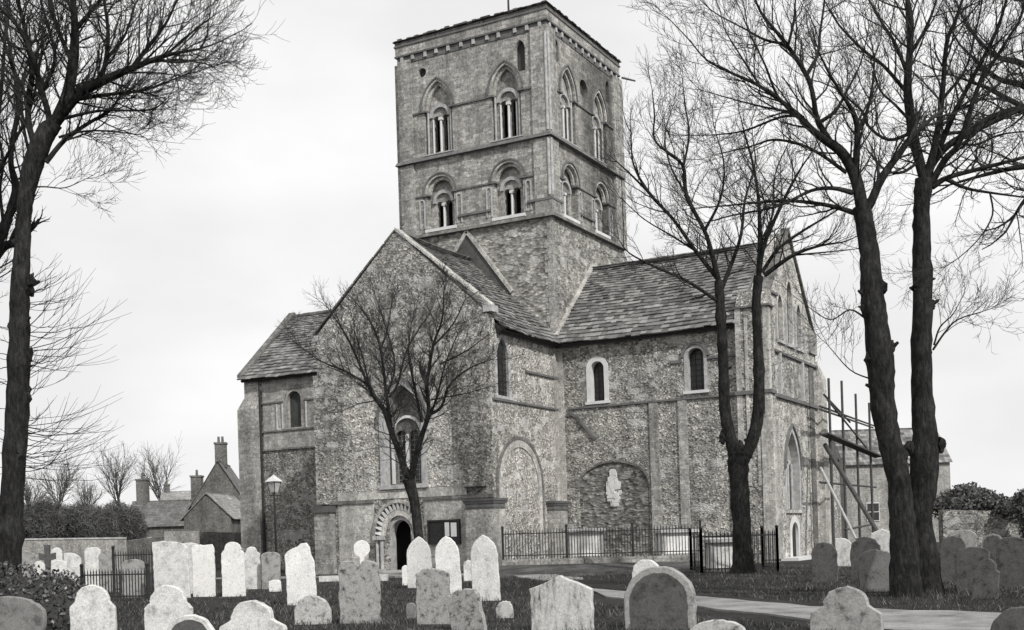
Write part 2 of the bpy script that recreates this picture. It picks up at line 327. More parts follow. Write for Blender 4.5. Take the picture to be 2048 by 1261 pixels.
# --- tower stages: shell of four walls with openings
def tower_face_openings(centres, s_sign):
    lo, up = [], []
    for c in centres:
        lo.append(archpath(c, .72, 15.34, 16.95, 'round'))
        up.append(archpath(c, .74, 18.72, 20.75, 'pointed', .92, 14))
    return lo, up
def tower_unit(fr, c, z0, zs, kind, k, tall):
    """recess back wall with twin lights, shaft, ring mouldings"""
    bm = bmesh.new(); hw = .72 if not tall else .74
    ozs = 16.55 if not tall else 20.42; lw = .185
    holes = [archpath(c + s * .235, lw, z0 + .03, ozs - .12, 'round', 1, 8) for s in (-1, 1)]
    slab(bm, fr, archpath(c, hw + .02, z0 - .02, zs, kind, k, 14), -.62, -.32 if not tall else -.26, holes)
    o = obj('window', bm, 'ashlar', church)
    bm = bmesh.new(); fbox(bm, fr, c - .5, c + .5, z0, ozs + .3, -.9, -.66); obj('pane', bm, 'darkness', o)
    bm = bmesh.new(); fd = -.30 if not tall else -.24
    cyl(bm, fr.p(c, z0 + .1, fd), fr.p(c, ozs - .14, fd), .055, n=10)
    fbox(bm, fr, c - .09, c + .09, ozs - .16, ozs - .04, fd - .08, fd + .08); fbox(bm, fr, c - .09, c + .09, z0 + .0, z0 + .1, fd - .08, fd + .08)
    if tall:
        for s in (-1, 1): cyl(bm, fr.p(c + s * .40, z0 + .05, fd), fr.p(c + s * .40, ozs - .1, fd), .04, n=8)
    obj('shaft', bm, 'white_stone', o)
    bm = bmesh.new()
    archring(bm, fr, c, .42, ozs, .14, -.33, -.2 if not tall else -.14, 'round')           # sub-arch moulding
    obj('inner_arch', bm, 'dressed_stone', o)
    bm = bmesh.new()
    archring(bm, fr, c, hw, zs, .10, -.04, .05, kind, k, n=14)
    archring(bm, fr, c, hw - .14, zs, .135, -.22, -.1, kind, k if kind == 'round' else (2 * hw * k - .14) / (2 * (hw - .14)), n=14)
    obj('arch', bm, 'ashlar_light', o)
    bm = bmesh.new(); archring(bm, fr, c, hw + .103, zs, .06, -.04, .1, kind, k if kind == 'round' else (2 * hw * k + .103) / (2 * (hw + .103)), n=14)
    for s in (-1, 1): fbox(bm, fr, c + s * (hw + .02) - .16, c + s * (hw + .02) + .16, zs - .1, zs - .02, -.2, .09)
    obj('hood_mould', bm, 'string_stone', o)
    if tall:
        bm = bmesh.new()
        for s in (-1, 1):
            cyl(bm, fr.p(c + s * .6, z0 + .05, -.12), fr.p(c + s * .6, zs - .1, -.12), .05, n=8)
        obj('jamb_shaft', bm, 'dressed_stone', o)
    bm = bmesh.new(); fbox(bm, fr, c - hw - (.08 if tall else .12), c + hw + .08, z0 - (.05 if tall else .13), z0, -.3, .07)
    obj('sill', bm, 'dressed_stone' if tall else 'white_stone', o)
for fr, cs, sgn in ((Wt, (-5.55, -2.05), -1), (St, (1.95, 5.3), 1), (WF(TW), (-5.55, -2.05), -1), (SF(-TW), (1.95, 5.3), 1)):
    s0, s1 = (-TW, 0) if sgn < 0 else (0, TW)
    if fr.o.y == TW: fr = Fr((0, TW, 0), (1, 0, 0), (0, 1, 0))
    if fr.o.x == -TW: fr = Fr((-TW, 0, 0), (0, 1, 0), (-1, 0, 0))
    lo, up = tower_face_openings(cs, sgn)
    e = .001 if sgn < 0 else .62
    a0, a1 = (s0, s1) if sgn < 0 else (s0 + .62, s1 - .62)
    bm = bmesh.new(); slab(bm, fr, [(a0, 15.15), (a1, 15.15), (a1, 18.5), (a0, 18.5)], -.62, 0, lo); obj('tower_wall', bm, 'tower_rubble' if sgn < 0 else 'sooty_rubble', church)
    hs = list(up)
    mid = (s0 + s1) / 2
    oc = [circle(s0 + 1.28, 22.5, .21, 14), archpath(s1 - 1.28, .24, 21.5, 22.45, 'pointed', 1, 8)] if sgn < 0 else [archpath(s0 + 1.0, .2, 22.0, 22.6, 'pointed', 1, 8), circle(mid - .1, 21.6, .42), archpath(s1 - 1.2, .2, 21.8, 22.5, 'pointed', 1, 8)]
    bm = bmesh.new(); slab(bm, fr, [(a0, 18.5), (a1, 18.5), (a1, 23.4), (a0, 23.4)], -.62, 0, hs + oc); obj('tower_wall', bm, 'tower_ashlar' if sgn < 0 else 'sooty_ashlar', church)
    bm = bmesh.new()
    for h in oc:
        xs_ = [q[0] for q in h]; zs_ = [q[1] for q in h]; fbox(bm, fr, min(xs_) - .05, max(xs_) + .05, min(zs_) - .05, max(zs_) + .05, -.55, -.2)
    obj('sound_hole', bm, 'louvre', church)
    if fr.n.y > 0 or fr.n.x < 0: continue
    for c in cs:
        tower_unit(fr, c, 15.34, 16.95, 'round', 1, False); tower_unit(fr, c, 18.72, 20.75, 'pointed', .92, True)
        for s in (-1, 1):     # slim blind niches beside the lower lights
            bm = bmesh.new(); archring(bm, fr, c + s * .98, .1, 16.6, .05, -.02, .045, 'round', n=8, z0=15.42); obj('blind_niche', bm, 'dressed_stone', church)
    # corner pilasters, nook shafts, strings
    bm = bmesh.new()
    for (q0, q1) in ((s0 + (0 if sgn < 0 else -.1), s0 + .72), (s1 - .72, s1 + (.1 if sgn < 0 else 0))):
        if sgn > 0: q0 = q0 + .152 if q0 < mid else q0
        fbox(bm, fr, q0, q1, 18.62, 23.2, -.05, .102); fbox(bm, fr, q0, q1, 15.17, 18.4, -.05, .1)
    obj('corner_pilaster', bm, 'tower_ashlar', church)
    bm = bmesh.new()
    segs = [s0 + .72, cs[0] - .9, cs[0] + .9, cs[1] - .9, cs[1] + .9, s1 - .72]
    for i in (0, 2, 4):
        if segs[i + 1] - segs[i] > .08:
            fbox(bm, fr, segs[i], segs[i + 1], 20.64, 20.72, -.02, .06); fbox(bm, fr, segs[i], segs[i + 1], 16.86, 16.93, -.02, .05)
    fbox(bm, fr, cs[0] + .92, cs[1] - .92, 15.66, 15.76, -.02, .09)
    fbox(bm, fr, s1 - 1.1 if sgn < 0 else s0 - .12, s1 + .12 if sgn < 0 else s0 + .95, 15.72, 15.82, -.02, .125)
    obj('string_course', bm, 'string_stone', church)
    bm = bmesh.new()
    for q in ((s1 - .0) if sgn < 0 else s0,): cyl(bm, fr.p(q, 15.9, .09), fr.p(q, 18.35, .09), .07); cyl(bm, fr.p(q, 18.7, .09), fr.p(q, 22.9, .09), .07)
    obj('corner_shaft', bm, 'dressed_stone', church)
def rim(name, z0, z1, out0, out1, mat, x0=-TW, x1=0, y0=0, y1=TW):
    bm = bmesh.new(); hexa(bm, [(x0 - out0, y0 - out0, z0), (x1 + out0, y0 - out0, z0), (x1 + out0, y1 + out0, z0), (x0 - out0, y1 + out0, z0),
                                (x0 - out1, y0 - out1, z1), (x1 + out1, y0 - out1, z1), (x1 + out1, y1 + out1, z1), (x0 - out1, y1 + out1, z1)])
    return obj(name, bm, mat, church)
rim('string_course', 18.44, 18.6, .22, .14, 'string_stone')
rim('string_course', 15.0, 15.16, .2, .13, 'ashlar_dark')
# corbel table, cornice, low lead roof
bm = bmesh.new()
for i in range(12):
    s = -TW + .25 + i * (TW - .5) / 11 + random.uniform(-.1, .1) * (0 < i < 11)
    fbox(bm, Wt, s - .075, s + .075, 23.16 + .03 * (i % 2), 23.39, -.02, .1)
    fbox(bm, St, -s - .075, -s + .075, 23.16 + .03 * (i % 3), 23.39, -.02, .1)
obj('corbel', bm, 'dressed_stone', church)
rim('cornice', 23.4, 23.47, .12, .13, 'string_stone'); rim('cornice', 23.47, 23.86, .09, .1, 'tower_ashlar'); rim('cornice', 23.86, 23.93, .14, .14, 'string_stone'); rim('cornice', 23.93, 24.08, .1, .1, 'ashlar_dark'); rim('corbel_shade_band', 23.1, 23.39, .03, .035, 'string_stone')  # last rim: dark band that paints the shadow between the corbels
bm = bmesh.new()
q = .14
for i in range(34):          # ragged eaves slates round the top
    for fr, a0, a1 in ((Wt, -TW - q, q), (St, -q, TW + q)):
        s = a0 + (a1 - a0) * i / 34; e_ = (a1 - a0) / 34 - .012; z = 24.08 + random.uniform(-.01, .05)
        fbox(bm, fr, s, s + e_, z, z + .09, -.5, q + random.uniform(-.03, .05))
obj('tower_eaves', bm, 'slate_dark', church)
bm = bmesh.new(); b_ = [bm.verts.new(p) for p in ((-TW - .2, -.2, 24.12), (.2, -.2, 24.12), (.2, TW + .2, 24.12), (-TW - .2, TW + .2, 24.12))]; tp = bm.verts.new((-TW / 2, TW / 2, 25.0))
for i in range(4): bm.faces.new((b_[i], b_[(i + 1) % 4], tp))
bm.faces.new(b_[::-1]); obj('tower_roof', bm, 'slate_dark', church)
bm = bmesh.new(); cyl(bm, (-TW / 2, TW / 2, 24.8), (-TW / 2, TW / 2, 28.2), .06, .04); obj('flagpole', bm, 'iron', church)
bm = bmesh.new(); cyl(bm, (.2, TW + .1, 23.35), (.75, TW + .5, 23.2), .05, .04); obj('water_spout', bm, 'dark_stone', church)
# tower base stage
bm = bmesh.new(); box(bm, -TW, -.003, .003, TW, -.3, 15.0); obj('tower_base', bm, 'tower_flint', church)
bm = bmesh.new(); z = 9.7; i = 0
while z < 14.9:
    a = .38 if i % 2 else .24; box(bm, -a, .022, -.022, (.62 - a), z, z + .26); z += .265; i += 1
obj('quoins', bm, 'ashlar', church)
bm = bmesh.new(); hexa(bm, [(-2, TW, 8), (-.15, TW, 8), (-.15, TW + 1.25, 8), (-2, TW + 1.25, 8), (-2, TW, 15.6), (-.15, TW, 15.6), (-.15, TW + .95, 14.7), (-2, TW + .95, 14.7)]); obj('stair_turret', bm, 'tower_flint', church)
# old roof creases on the tower: west face and south face
def crease(fr, pts, wd, d, mat):
    bm = bmesh.new()
    for (a, b) in zip(pts, pts[1:]):
        t = (Vector(b) - Vector(a)).normalized(); n = Vector((-t.y, t.x)) * wd / 2; A, B = Vector(a), Vector(b)
        hexa(bm, [fr.p(*(A - n), -.02), fr.p(*(B - n), -.02), fr.p(*(B + n), -.02), fr.p(*(A + n), -.02), fr.p(*(A - n), d), fr.p(*(B - n), d), fr.p(*(B + n), d), fr.p(*(A + n), d)])
    return obj('weathering', bm, mat, church)
crease(Wt, [(-6.6, 11.9), (-4.2, 14.95), (-2.0, 12.0)], .16, .12, 'ashlar_light')
bm = bmesh.new(); slab(bm, Wt, [(-6.5, 12.0), (-6.5, 10), (-1.9, 10), (-2.1, 12.0), (-4.2, 14.85)], -.02, .04); obj('roof_scar', bm, 'slate_dark', church)
crease(St, [(.0, 9.75), (4.0, 13.45)], .38, .16, 'ashlar_light')
crease(St, [(4.0, 13.5), (5.6, 13.6)], .14, .3, 'white_stone')

# --- walls of the three arms
def wall(name, fr, outline, holes, thick, mat): 
    bm = bmesh.new(); slab(bm, fr, outline, -thick, 0, holes); return obj(name, bm, mat, church)
def simple_window(fr, c, hw, z0, zs, kind='round', k=1.0, surround='dressed_stone', sw=.14, d=.35, pane='glass', mull=True, hood=False, sill='dressed_stone'):
    bm = bmesh.new(); archring(bm, fr, c, hw, zs, sw, -.3, .025, kind, k, z0=z0, n=12); w_ = obj('window', bm, surround, church)
    bm = bmesh.new(); slab(bm, fr, archpath(c, hw + .03, z0 - .03, zs, kind, k), -d - .05, -d); obj('pane', bm, pane, w_)
    if mull:
        bm = bmesh.new(); z = z0 + .18
        while z < zs + hw * .8: fbox(bm, fr, c - hw, c + hw, z, z + .02, -d - .01, -d + .02); z += .22
        for s in (-.34, .34): fbox(bm, fr, c + s * hw - .01, c + s * hw + .01, z0, zs + hw * .75, -d - .01, -d + .025)
        obj('glazing_bars', bm, 'iron', w_)
    if sill: bm = bmesh.new(); fbox(bm, fr, c - hw - sw - .05, c + hw + sw + .05, z0 - .12, z0, -.3, .09); obj('sill', bm, sill, w_)
    if hood:
        bm = bmesh.new(); archring(bm, fr, c, hw + sw + .01, zs, .1, -.04, .1, kind, k)
        obj('hood_mould', bm, 'string_stone', w_)
    return w_
# western arm (A)
xa = (AX0 + AX1) / 2; ZA = 13.8
bigw = archpath(-4.12, .92, 3.55, 6.1, 'pointed', .9, 14); doorh = archpath(-4.42, .53, -.29, 1.7, 'round', 1.2)
wall('west_front', Wa, [(AX0, -.3), (AX1, -.3), (AX1, ZE), (AX1 - .05, 10.0), (xa, ZA), (AX0 + .05, 10.0), (AX0, ZE)], [bigw, doorh], .5, 'flint')
lanc = archpath(-4.78, .5, 6.85, 8.35, 'pointed', 1.0)
lanc_o = archpath(-4.78, .46, 6.85, 8.4, 'pointed', .9)
wall('nave_wall', St, [(AV + .5, -.3), (0, -.3), (0, ZE), (AV + .5, ZE)], [lanc_o], .75, 'flint_light')
wall('nave_wall', Fr((AX0, 0, 0), (0, 1, 0), (-1, 0, 0)), [(AV + .5, -.3), (0, -.3), (0, ZE), (AV + .5, ZE)], [], .75, 'flint')
simple_window(St, -4.78, .46, 6.85, 8.4, 'pointed', .9, 'dressed_stone', .16, .09)
# coping of the west gable
def coping(pts, y0, y1, h, mat):
    bm = bmesh.new()
    for (a, b) in zip(pts, pts[1:]):
        L_ = math.hypot(b[0] - a[0], b[1] - a[1]); n = max(2, int(L_ / .7))
        for i in range(n):
            t0, t1 = i / n, (i + 1) / n - .012; q = []
            for t in (t0, t1): q.append((a[0] + (b[0] - a[0]) * t, a[1] + (b[1] - a[1]) * t))
            j = random.uniform(-.01, .02)
            hexa(bm, [(q[0][0], y0, q[0][1]), (q[1][0], y0, q[1][1]), (q[1][0], y1, q[1][1]), (q[0][0], y1, q[0][1]), (q[0][0], y0, q[0][1] + h + j), (q[1][0], y0, q[1][1] + h + j), (q[1][0], y1, q[1][1] + h + j), (q[0][0], y1, q[0][1] + h + j)])
    return obj('coping', bm, mat, church)
coping([(xa, ZA), (AX1 + .12, 10.25)], AV - .07, AV + .45, .10, 'ashlar_light'); coping([(AX0 - .12, 10.0), (xa, ZA)], AV - .05, AV + .45, .08, 'ashlar_dark')
bm = bmesh.new(); box(bm, -.2, .18, AV - .05, AV + .5, 10.05, 10.3); box(bm, AX0 - .15, AX0 + .1, AV - .05, AV + .5, 9.75, 10.0); obj('kneeler', bm, 'dressed_stone', church)
# stone slate roofs
def roof(p0, along, up, Ln, Sl, mat='slate', h0=.3, h1=.17):
    """rows of thick stone slates; p0 eaves corner, along/up unit vectors"""
    p0, e, s = Vector(p0), Vector(along).normalized(), Vector(up).normalized(); n = e.cross(s); n = n if n.z > 0 else -n
    bm = bmesh.new(); d = 0; rows = 0
    while d < Sl:
        h = h0 + (h1 - h0) * d / Sl; x = -random.uniform(0, .4)
        while x < Ln:
            wd = random.uniform(.18, .36) * (1.15 - .4 * d / Sl); a = max(x, -.05 + random.uniform(0, .04)); b = min(x + wd - .008, Ln)
            if b - a > .03:
                th = random.uniform(.035, .06); lo = random.uniform(-.035, .02); tl = random.uniform(-.012, .012)
                q = [p0 + e * a + s * (d + lo) + n * (th * .6), p0 + e * b + s * (d + lo) + n * (th * .6 + tl), p0 + e * b + s * (d + h + .06) + n * (-.01), p0 + e * a + s * (d + h + .06) + n * (-.01)]
                sg = [-.07 * math.sin(math.pi * min(max(v_, 0), Ln) / Ln) + .012 * math.sin(v_ * 2.1 + d * 3) for v_ in (a, b, b, a)]; q = [v + n * k_ for v, k_ in zip(q, sg)]
                hexa(bm, q + [v + n * th for v in q[:2]] + [v + n * .03 for v in q[2:]])
            x += wd
        d += h
    o = obj('roof', bm, mat, church)
    bm = bmesh.new(); q = [p0 + n * -.1 + s * .1, p0 + e * Ln + n * -.1 + s * .1, p0 + e * Ln + s * Sl + n * -.1, p0 + s * Sl + n * -.1]
    hexa(bm, [v - n * .12 for v in q] + q); obj('roof_boarding', bm, 'dark_wood', o); return o
def slope(a, b): v = Vector(b) - Vector(a); return v.normalized(), v.length
ohA = .48
u_, l_ = slope((AX1 + ohA, 0, 9.42), (xa, 0, 13.62)); roof((AX1 + ohA, AV + .5, 9.42), (0, 1, 0), u_, -AV - .5, l_)
u_, l_ = slope((AX0 - ohA, 0, 9.42), (xa, 0, 13.62)); roof((AX0 - ohA, AV + .5, 9.42), (0, 1, 0), u_, -AV - .5, l_)
# west front dressings
bm = bmesh.new()
fbox(bm, Wa, AX0 - .02, -5.62, 2.86, 3.0, -.02, .1); fbox(bm, Wa, -3.2, .02, 2.86, 3.0, -.02, .1); obj('string_course', bm, 'ashlar_dark', church)
bm = bmesh.new()
fbox(bm, Wa, AX0 + .9, -5.65, .2, 2.86, -.02, .035); fbox(bm, Wa, -3.22, -1.2, .2, 2.86, -.02, .035); fbox(bm, Wa, AX0 + .9, -1.2, 3.0, 3.35, -.02, .03); obj('ashlar_facing', bm, 'ashlar_light', church)
bm = bmesh.new(); slab(bm, Wa, archpath(-6.3, .78, 3.36, 6.9, 'round', 1), -.02, .028); slab(bm, Wa, archpath(-2.25, .82, 3.36, 6.6, 'round', 1), -.02, .028); obj('blocked_arch', bm, 'flint_light', church)
bm = bmesh.new(); fbox(bm, Wa, -1.32, -.3, 3.3, 8.6, -.02, .32); hexa(bm, [Wa.p(-1.32, 8.6, -.02), Wa.p(-.3, 8.6, -.02), Wa.p(-.3, 9.3, -.02), Wa.p(-1.32, 9.3, -.02), Wa.p(-1.32, 8.6, .32), Wa.p(-.3, 8.6, .32), Wa.p(-.3, 9.3, .0), Wa.p(-1.32, 9.3, .0)]); obj('buttress', bm, 'flint_dark', church)
bm = bmesh.new(); fbox(bm, Wa, AX0 - .12, AX0 + .72, -.3, 2.55, -.02, .34); obj('buttress', bm, 'ashlar', church)
bm = bmesh.new(); fbox(bm, Wa, AX0 - .2, AX0 + .8, 2.55, 2.82, -.02, .44); obj('buttress_cap', bm, 'dark_stone', church)
bm = bmesh.new(); fbox(bm, Wa, AX0 - .1, AX0 + .55, 2.9, 8.3, -.02, .16); obj('buttress', bm, 'flint', church)
# big west window
w_o = None
bm = bmesh.new(); archring(bm, Wa, -4.12, .92, 6.1, .2, -.35, .06, 'pointed', .9, z0=3.55, n=14); w_o = obj('west_window', bm, 'dressed_stone', church)
bm = bmesh.new(); h1_ = archpath(-4.45, .27, 3.65, 5.5, 'round', 1, 8); h2_ = archpath(-3.8, .27, 3.65, 5.5, 'round', 1, 8)
slab(bm, Wa, archpath(-4.12, .94, 3.53, 6.1, 'pointed', .9, 14), -.5, -.36, [h1_, h2_]); obj('tracery', bm, 'ashlar_dark', w_o)
bm = bmesh.new(); archring(bm, Wa, -4.12, .66, 5.6, .1, -.37, -.26, 'round', z0=3.6); fbox(bm, Wa, -4.18, -4.07, 3.6, 5.6, -.4, -.26); obj('mullion', bm, 'white_stone', w_o)
bm = bmesh.new(); fbox(bm, Wa, -5.0, -3.2, 3.56, 6.2, -.6, -.52); obj('pane', bm, 'glass', w_o)
bm = bmesh.new()
for i in range(11): fbox(bm, Wa, -4.75, -3.5, 3.75 + i * .2, 3.765 + i * .2, -.53, -.5)
for i in range(7): fbox(bm, Wa, -4.72 + i * .2, -4.705 + i * .2, 3.6, 5.9, -.535, -.505)
obj('glazing_bars', bm, 'dressed_stone', w_o)
bm = bmesh.new(); fbox(bm, Wa, -5.3, -2.95, 3.38, 3.55, -.3, .12); obj('sill', bm, 'dressed_stone', w_o)
bm = bmesh.new(); archring(bm, Wa, -4.12, 1.13, 6.1, .09, -.02, .12, 'pointed', (2 * .92 * .9 + .21) / (2 * 1.13), n=14); obj('hood_mould', bm, 'string_stone', w_o)
# door
bm = bmesh.new(); archring(bm, Wa, -4.42, .53, 1.5, .16, -.5, -.08, 'round', 1.2, z0=0); d_o = obj('doorway', bm, 'dressed_stone', church)
bm = bmesh.new(); archring(bm, Wa, -4.42, .69, 1.5, .2, -.4, .04, 'round', 1.18); obj('inner_order', bm, 'ashlar_light', d_o)
bm = bmesh.new()
for i in range(17):            # chevron voussoirs
    a = math.pi * (i + .5) / 17; r0, r1 = .9, 1.12; ca, sa = math.cos(a), math.sin(a); da = .075
    P = lambda r, t: (-4.42 + r * math.cos(t), 1.5 + r * math.sin(t) * 1.16)
    hexa(bm, [Wa.p(*P(r0, a - da), -.02), Wa.p(*P(r0, a + da), -.02), Wa.p(*P(r1, a + da * .3), -.02), Wa.p(*P(r1, a - da * .3), -.02), Wa.p(*P(r0, a - da), .06), Wa.p(*P(r0, a + da), .06), Wa.p(*P(r1, a + da * .3), .15), Wa.p(*P(r1, a - da * .3), .15)])
obj('chevron_order', bm, 'white_stone', d_o)
bm = bmesh.new(); archring(bm, Wa, -4.42, .895, 1.5, .235, -.04, .03, 'round', 1.16); obj('arch_backing', bm, 'ashlar_dark', d_o)
bm = bmesh.new(); archring(bm, Wa, -4.42, 1.15, 1.5, .12, -.02, .16, 'round', 1.15); obj('hood_mould', bm, 'ashlar', d_o)
bm = bmesh.new()
for s in (-1, 1):
    x = -4.42 + s * .86; cyl(bm, Wa.p(x, .15, .06), Wa.p(x, 1.36, .06), .075); fbox(bm, Wa, x - .14, x + .14, 1.34, 1.5, -.05, .2); fbox(bm, Wa, x - .12, x + .12, -.1, .15, -.05, .18)
    cyl(bm, Wa.p(x + s * .24, .15, .04), Wa.p(x + s * .24, 1.36, .04), .07); fbox(bm, Wa, x + s * .25 - .12, x + s * .25 + .12, 1.34, 1.5, -.05, .18)
obj('jamb_column', bm, 'dressed_stone', d_o)
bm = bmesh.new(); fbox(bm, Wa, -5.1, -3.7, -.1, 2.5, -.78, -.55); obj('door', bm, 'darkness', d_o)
bm = bmesh.new(); fbox(bm, Wa, -5.1, -3.75, -.2, .09, -.5, .5); obj('door_step', bm, 'dressed_stone', d_o)
# corner pier with moulded cap (stump of the lost nave arcade) and its neighbour
for (x0, x1, y0, y1, hz, m_) in ((-1.05, .2, AV - .42, AV + .5, 2.42, 'ashlar_light'), (-.02, .34, -1.3, -.05, 2.35, 'ashlar')):
    bm = bmesh.new(); box(bm, x0, x1, y0, y1, -.3, hz); p_ = obj('arcade_pier', bm, m_, church)
    bm = bmesh.new()
    for (o0, o1, a, b) in ((.02, .04, 0, .06), (.0, .01, .06, .2), (.04, .07, .2, .3), (.09, .11, .3, .4)):
        hexa(bm, [(x0 - o0, y0 - o0, hz + a), (x1 + o0, y0 - o0, hz + a), (x1 + o0, y1 + o0, hz + a), (x0 - o0, y1 + o0, hz + a), (x0 - o1, y0 - o1, hz + b - .004), (x1 + o1, y0 - o1, hz + b - .004), (x1 + o1, y1 + o1, hz + b - .004), (x0 - o1, y1 + o1, hz + b - .004)])
    obj('pier_cap', bm, 'string_stone', p_)
bm = bmesh.new(); fbox(bm, Wa, -5.95, -5.62, .1, 1.05, -.02, .05); fbox(bm, Wa, -6.1, -5.6, 1.1, 1.22, -.02, .12); obj('blind_niche', bm, 'ashlar_dark', church)
# nave south wall dressings
bm = bmesh.new(); fbox(bm, St, AV + .1, -.02, 6.64, 6.72, -.02, .08); fbox(bm, St, -2.9, -.02, 7.98, 8.07, -.02, .09); obj('string_course', bm, 'string_stone', church)
bm = bmesh.new(); archring(bm, St, -3.6, 1.85, 3.35, .14, -.02, .06, 'round', 1.0, z0=1.4, n=20); obj('blocked_arch', bm, 'ashlar_dark', church)
bm = bmesh.new(); archring(bm, St, -3.6, 1.55, 3.35, .295, -.02, .04, 'round', 1.0, z0=.4, n=20); obj('blocked_arch', bm, 'ashlar_light', church)
bm = bmesh.new(); fbox(bm, St, -.32, -.04, -.2, 9.5, -.02, .055); fbox(bm, Fr((0, 0, 0), (1, 0, 0), (0, -1, 0)), .058, .32, -.2, 9.5, -.02, .05); obj('quoins', bm, 'ashlar_light', church)
# southern arm (B)
bx1 = 9.06
w1h = archpath(1.92, .31, 6.9, 8.28, 'round'); w2h = archpath(6.28, .36, 6.98, 8.35, 'round')
blh = archpath(2.5, 1.6, .4, 3.3, 'round', .62, 16)
wall('transept_wall', Wt, [(0, -.3), (bx1, -.3), (bx1, ZE), (0, ZE)], [w1h, w2h, blh], .7, 'flint')
simple_window(Wt, 1.92, .31, 6.9, 8.28, surround='white_stone', sw=.2, sill='white_stone'); simple_window(Wt, 6.28, .36, 6.98, 8.35, surround='dressed_stone', sw=.13, hood=True, sill='white_stone')
bm = bmesh.new(); slab(bm, Wt, archpath(2.5, 1.62, .35, 3.3, 'round', .63, 16), -.4, -.05); ba_ = obj('blocked_arch', bm, 'brick_infill', church)
bm = bmesh.new(); archring(bm, Wt, 2.5, 1.6, 3.3, .12, -.12, .03, 'round', .62, n=16); obj('arch', bm, 'ashlar_dark', ba_)
bm = bmesh.new()      # weathered pale tablet: shield, helm and base
rn = random.Random(4)
for i in range(46):
    t = i / 45; z = 2.5 + 1.42 * t; hw = .1 + .2 * math.sin(math.pi * min(1, t * 1.25)) * (.75 if .42 < t < .56 else 1)
    for k in range(2): x = 2.48 + rn.uniform(-hw, hw); e = rn.uniform(.05, .11); fbox(bm, Wt, x - e, x + e, z - e, z + e, -.06, rn.uniform(-.03, .03))
obj('wall_tablet', bm, 'white_stone', church)
bm = bmesh.new(); fbox(bm, Wt, 4.22, 4.6, .4, 6.62, -.02, .07); fbox(bm, Wt, 5.48, 5.86, .4, 6.62, -.02, .07); obj('pilaster', bm, 'ashlar', church)
bm = bmesh.new(); fbox(bm, Wt, .5, 8.0, 6.64, 6.72, -.02, .08); fbox(bm, Wt, 5.2, 5.7, 8.15, 8.26, -.02, .08); fbox(bm, Wt, 6.85, 8.1, 8.2, 8.28, -.02, .08); obj('string_course', bm, 'string_stone', church)
crease(Wt, [(.5, 6.55), (.95, 6.3), (1.75, 5.3)], .12, .09, 'string_stone')
# south-west clasping buttress, set-offs
bm = bmesh.new(); box(bm, 8.1, 9.4, -.32, .5, -.3, 10.0); hexa(bm, [(8.1, -.32, 10.0), (9.4, -.32, 10.0), (9.4, .5, 10.0), (8.1, .5, 10.0), (8.1, .0, 10.75), (9.3, .0, 10.75), (9.3, .5, 10.75), (8.1, .5, 10.75)]); obj('buttress', bm, 'flint', church)
bm = bmesh.new()
for x in (8.08, 9.2): box(bm, x, x + .22, -.35, -.05, 1, 10.0)
for x in (8.45, 8.85): box(bm, x, x + .12, -.36, -.1, 3, 9.6)
obj('buttress_shaft', bm, 'ashlar_light', church)
bm = bmesh.new(); box(bm, 8.02, 9.5, -.42, .3, 6.6, 6.74); box(bm, 8.02, 9.5, -.42, .3, 10.0, 10.08); obj('string_course', bm, 'string_stone', church)
u_, l_ = slope((0, -ohA, 9.42), (0, 3.85, 13.35)); roof((.16, -ohA, 9.42), (1, 0, 0), u_, 7.98, l_)
u_, l_ = slope((0, 3.85 * 2 + ohA, 9.42), (0, 3.85, 13.35)); roof((.16, 7.7 + ohA, 9.42), (1, 0, 0), u_, 8.7, l_)
bm = bmesh.new(); u_, l_ = slope((0, 0.4, 10.15), (0, 3.85, 13.35)); hexa(bm, [(8.1, .4, 10.15), (8.9, .4, 10.15), (8.9, 3.85, 13.3), (8.1, 3.85, 13.3), (8.1, .4, 10.2), (8.9, .4, 10.2), (8.9, 3.85, 13.36), (8.1, 3.85, 13.36)]); obj('roof_verge', bm, 'slate', church)
for xr0, xr1, yy, zz in ((0.1, 9.0, 3.85, 13.4), (-17, -7.6, 3.85, 13.2)):
    bm = bmesh.new(); n = int((xr1 - xr0) / .45)
    for i in range(n):
        x = xr0 + (xr1 - xr0) * i / n; j = random.uniform(-.015, .015)
        hexa(bm, [(x, yy - .16, zz - .06 + j), (x + .44, yy - .16, zz - .06 + j), (x + .44, yy + .16, zz - .06 + j), (x, yy + .16, zz - .06 + j), (x, yy - .05, zz + .1 + j), (x + .44, yy - .05, zz + .1 + j), (x + .44, yy + .05, zz + .1 + j), (x, yy + .05, zz + .1 + j)])
    obj('ridge_tiles', bm, 'slate_dark', church)
# south gable
gl = archpath(3.6, .95, 2.05, 3.75, 'pointed', .95, 14); gd = archpath(3.65, .5, -.29, 1.05, 'round')
gu = [archpath(2.45, .36, 9.0, 10.3, 'pointed', 1.0), archpath(3.85, .4, 9.0, 11.0, 'pointed', 1.0), archpath(5.25, .36, 9.0, 10.3, 'pointed', 1.0)]
wall('south_gable', Sb, [(.3, -.3), (7.9, -.3), (7.9, 9.6), (7.3, 10.0), (3.85, 13.75), (.3, 10.1)], [gl, gd] + gu, .8, 'flint_light')
bm = bmesh.new(); slab(bm, Sb, archpath(3.6, .97, 2.03, 3.75, 'pointed', .95, 14), -.5, -.3, [archpath(3.6 + q * .34, .15, 2.2, 4.0, 'round', 1, 8) for q in (-1, 1)]); gw = obj('gable_window', bm, 'ashlar', church)
bm = bmesh.new(); archring(bm, Sb, 3.6, .95, 3.75, .2, -.35, .03, 'pointed', .95, z0=2.05, n=14); obj('arch', bm, 'dressed_stone', gw)
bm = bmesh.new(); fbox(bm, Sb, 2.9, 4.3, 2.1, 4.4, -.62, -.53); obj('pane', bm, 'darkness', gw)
bm = bmesh.new()
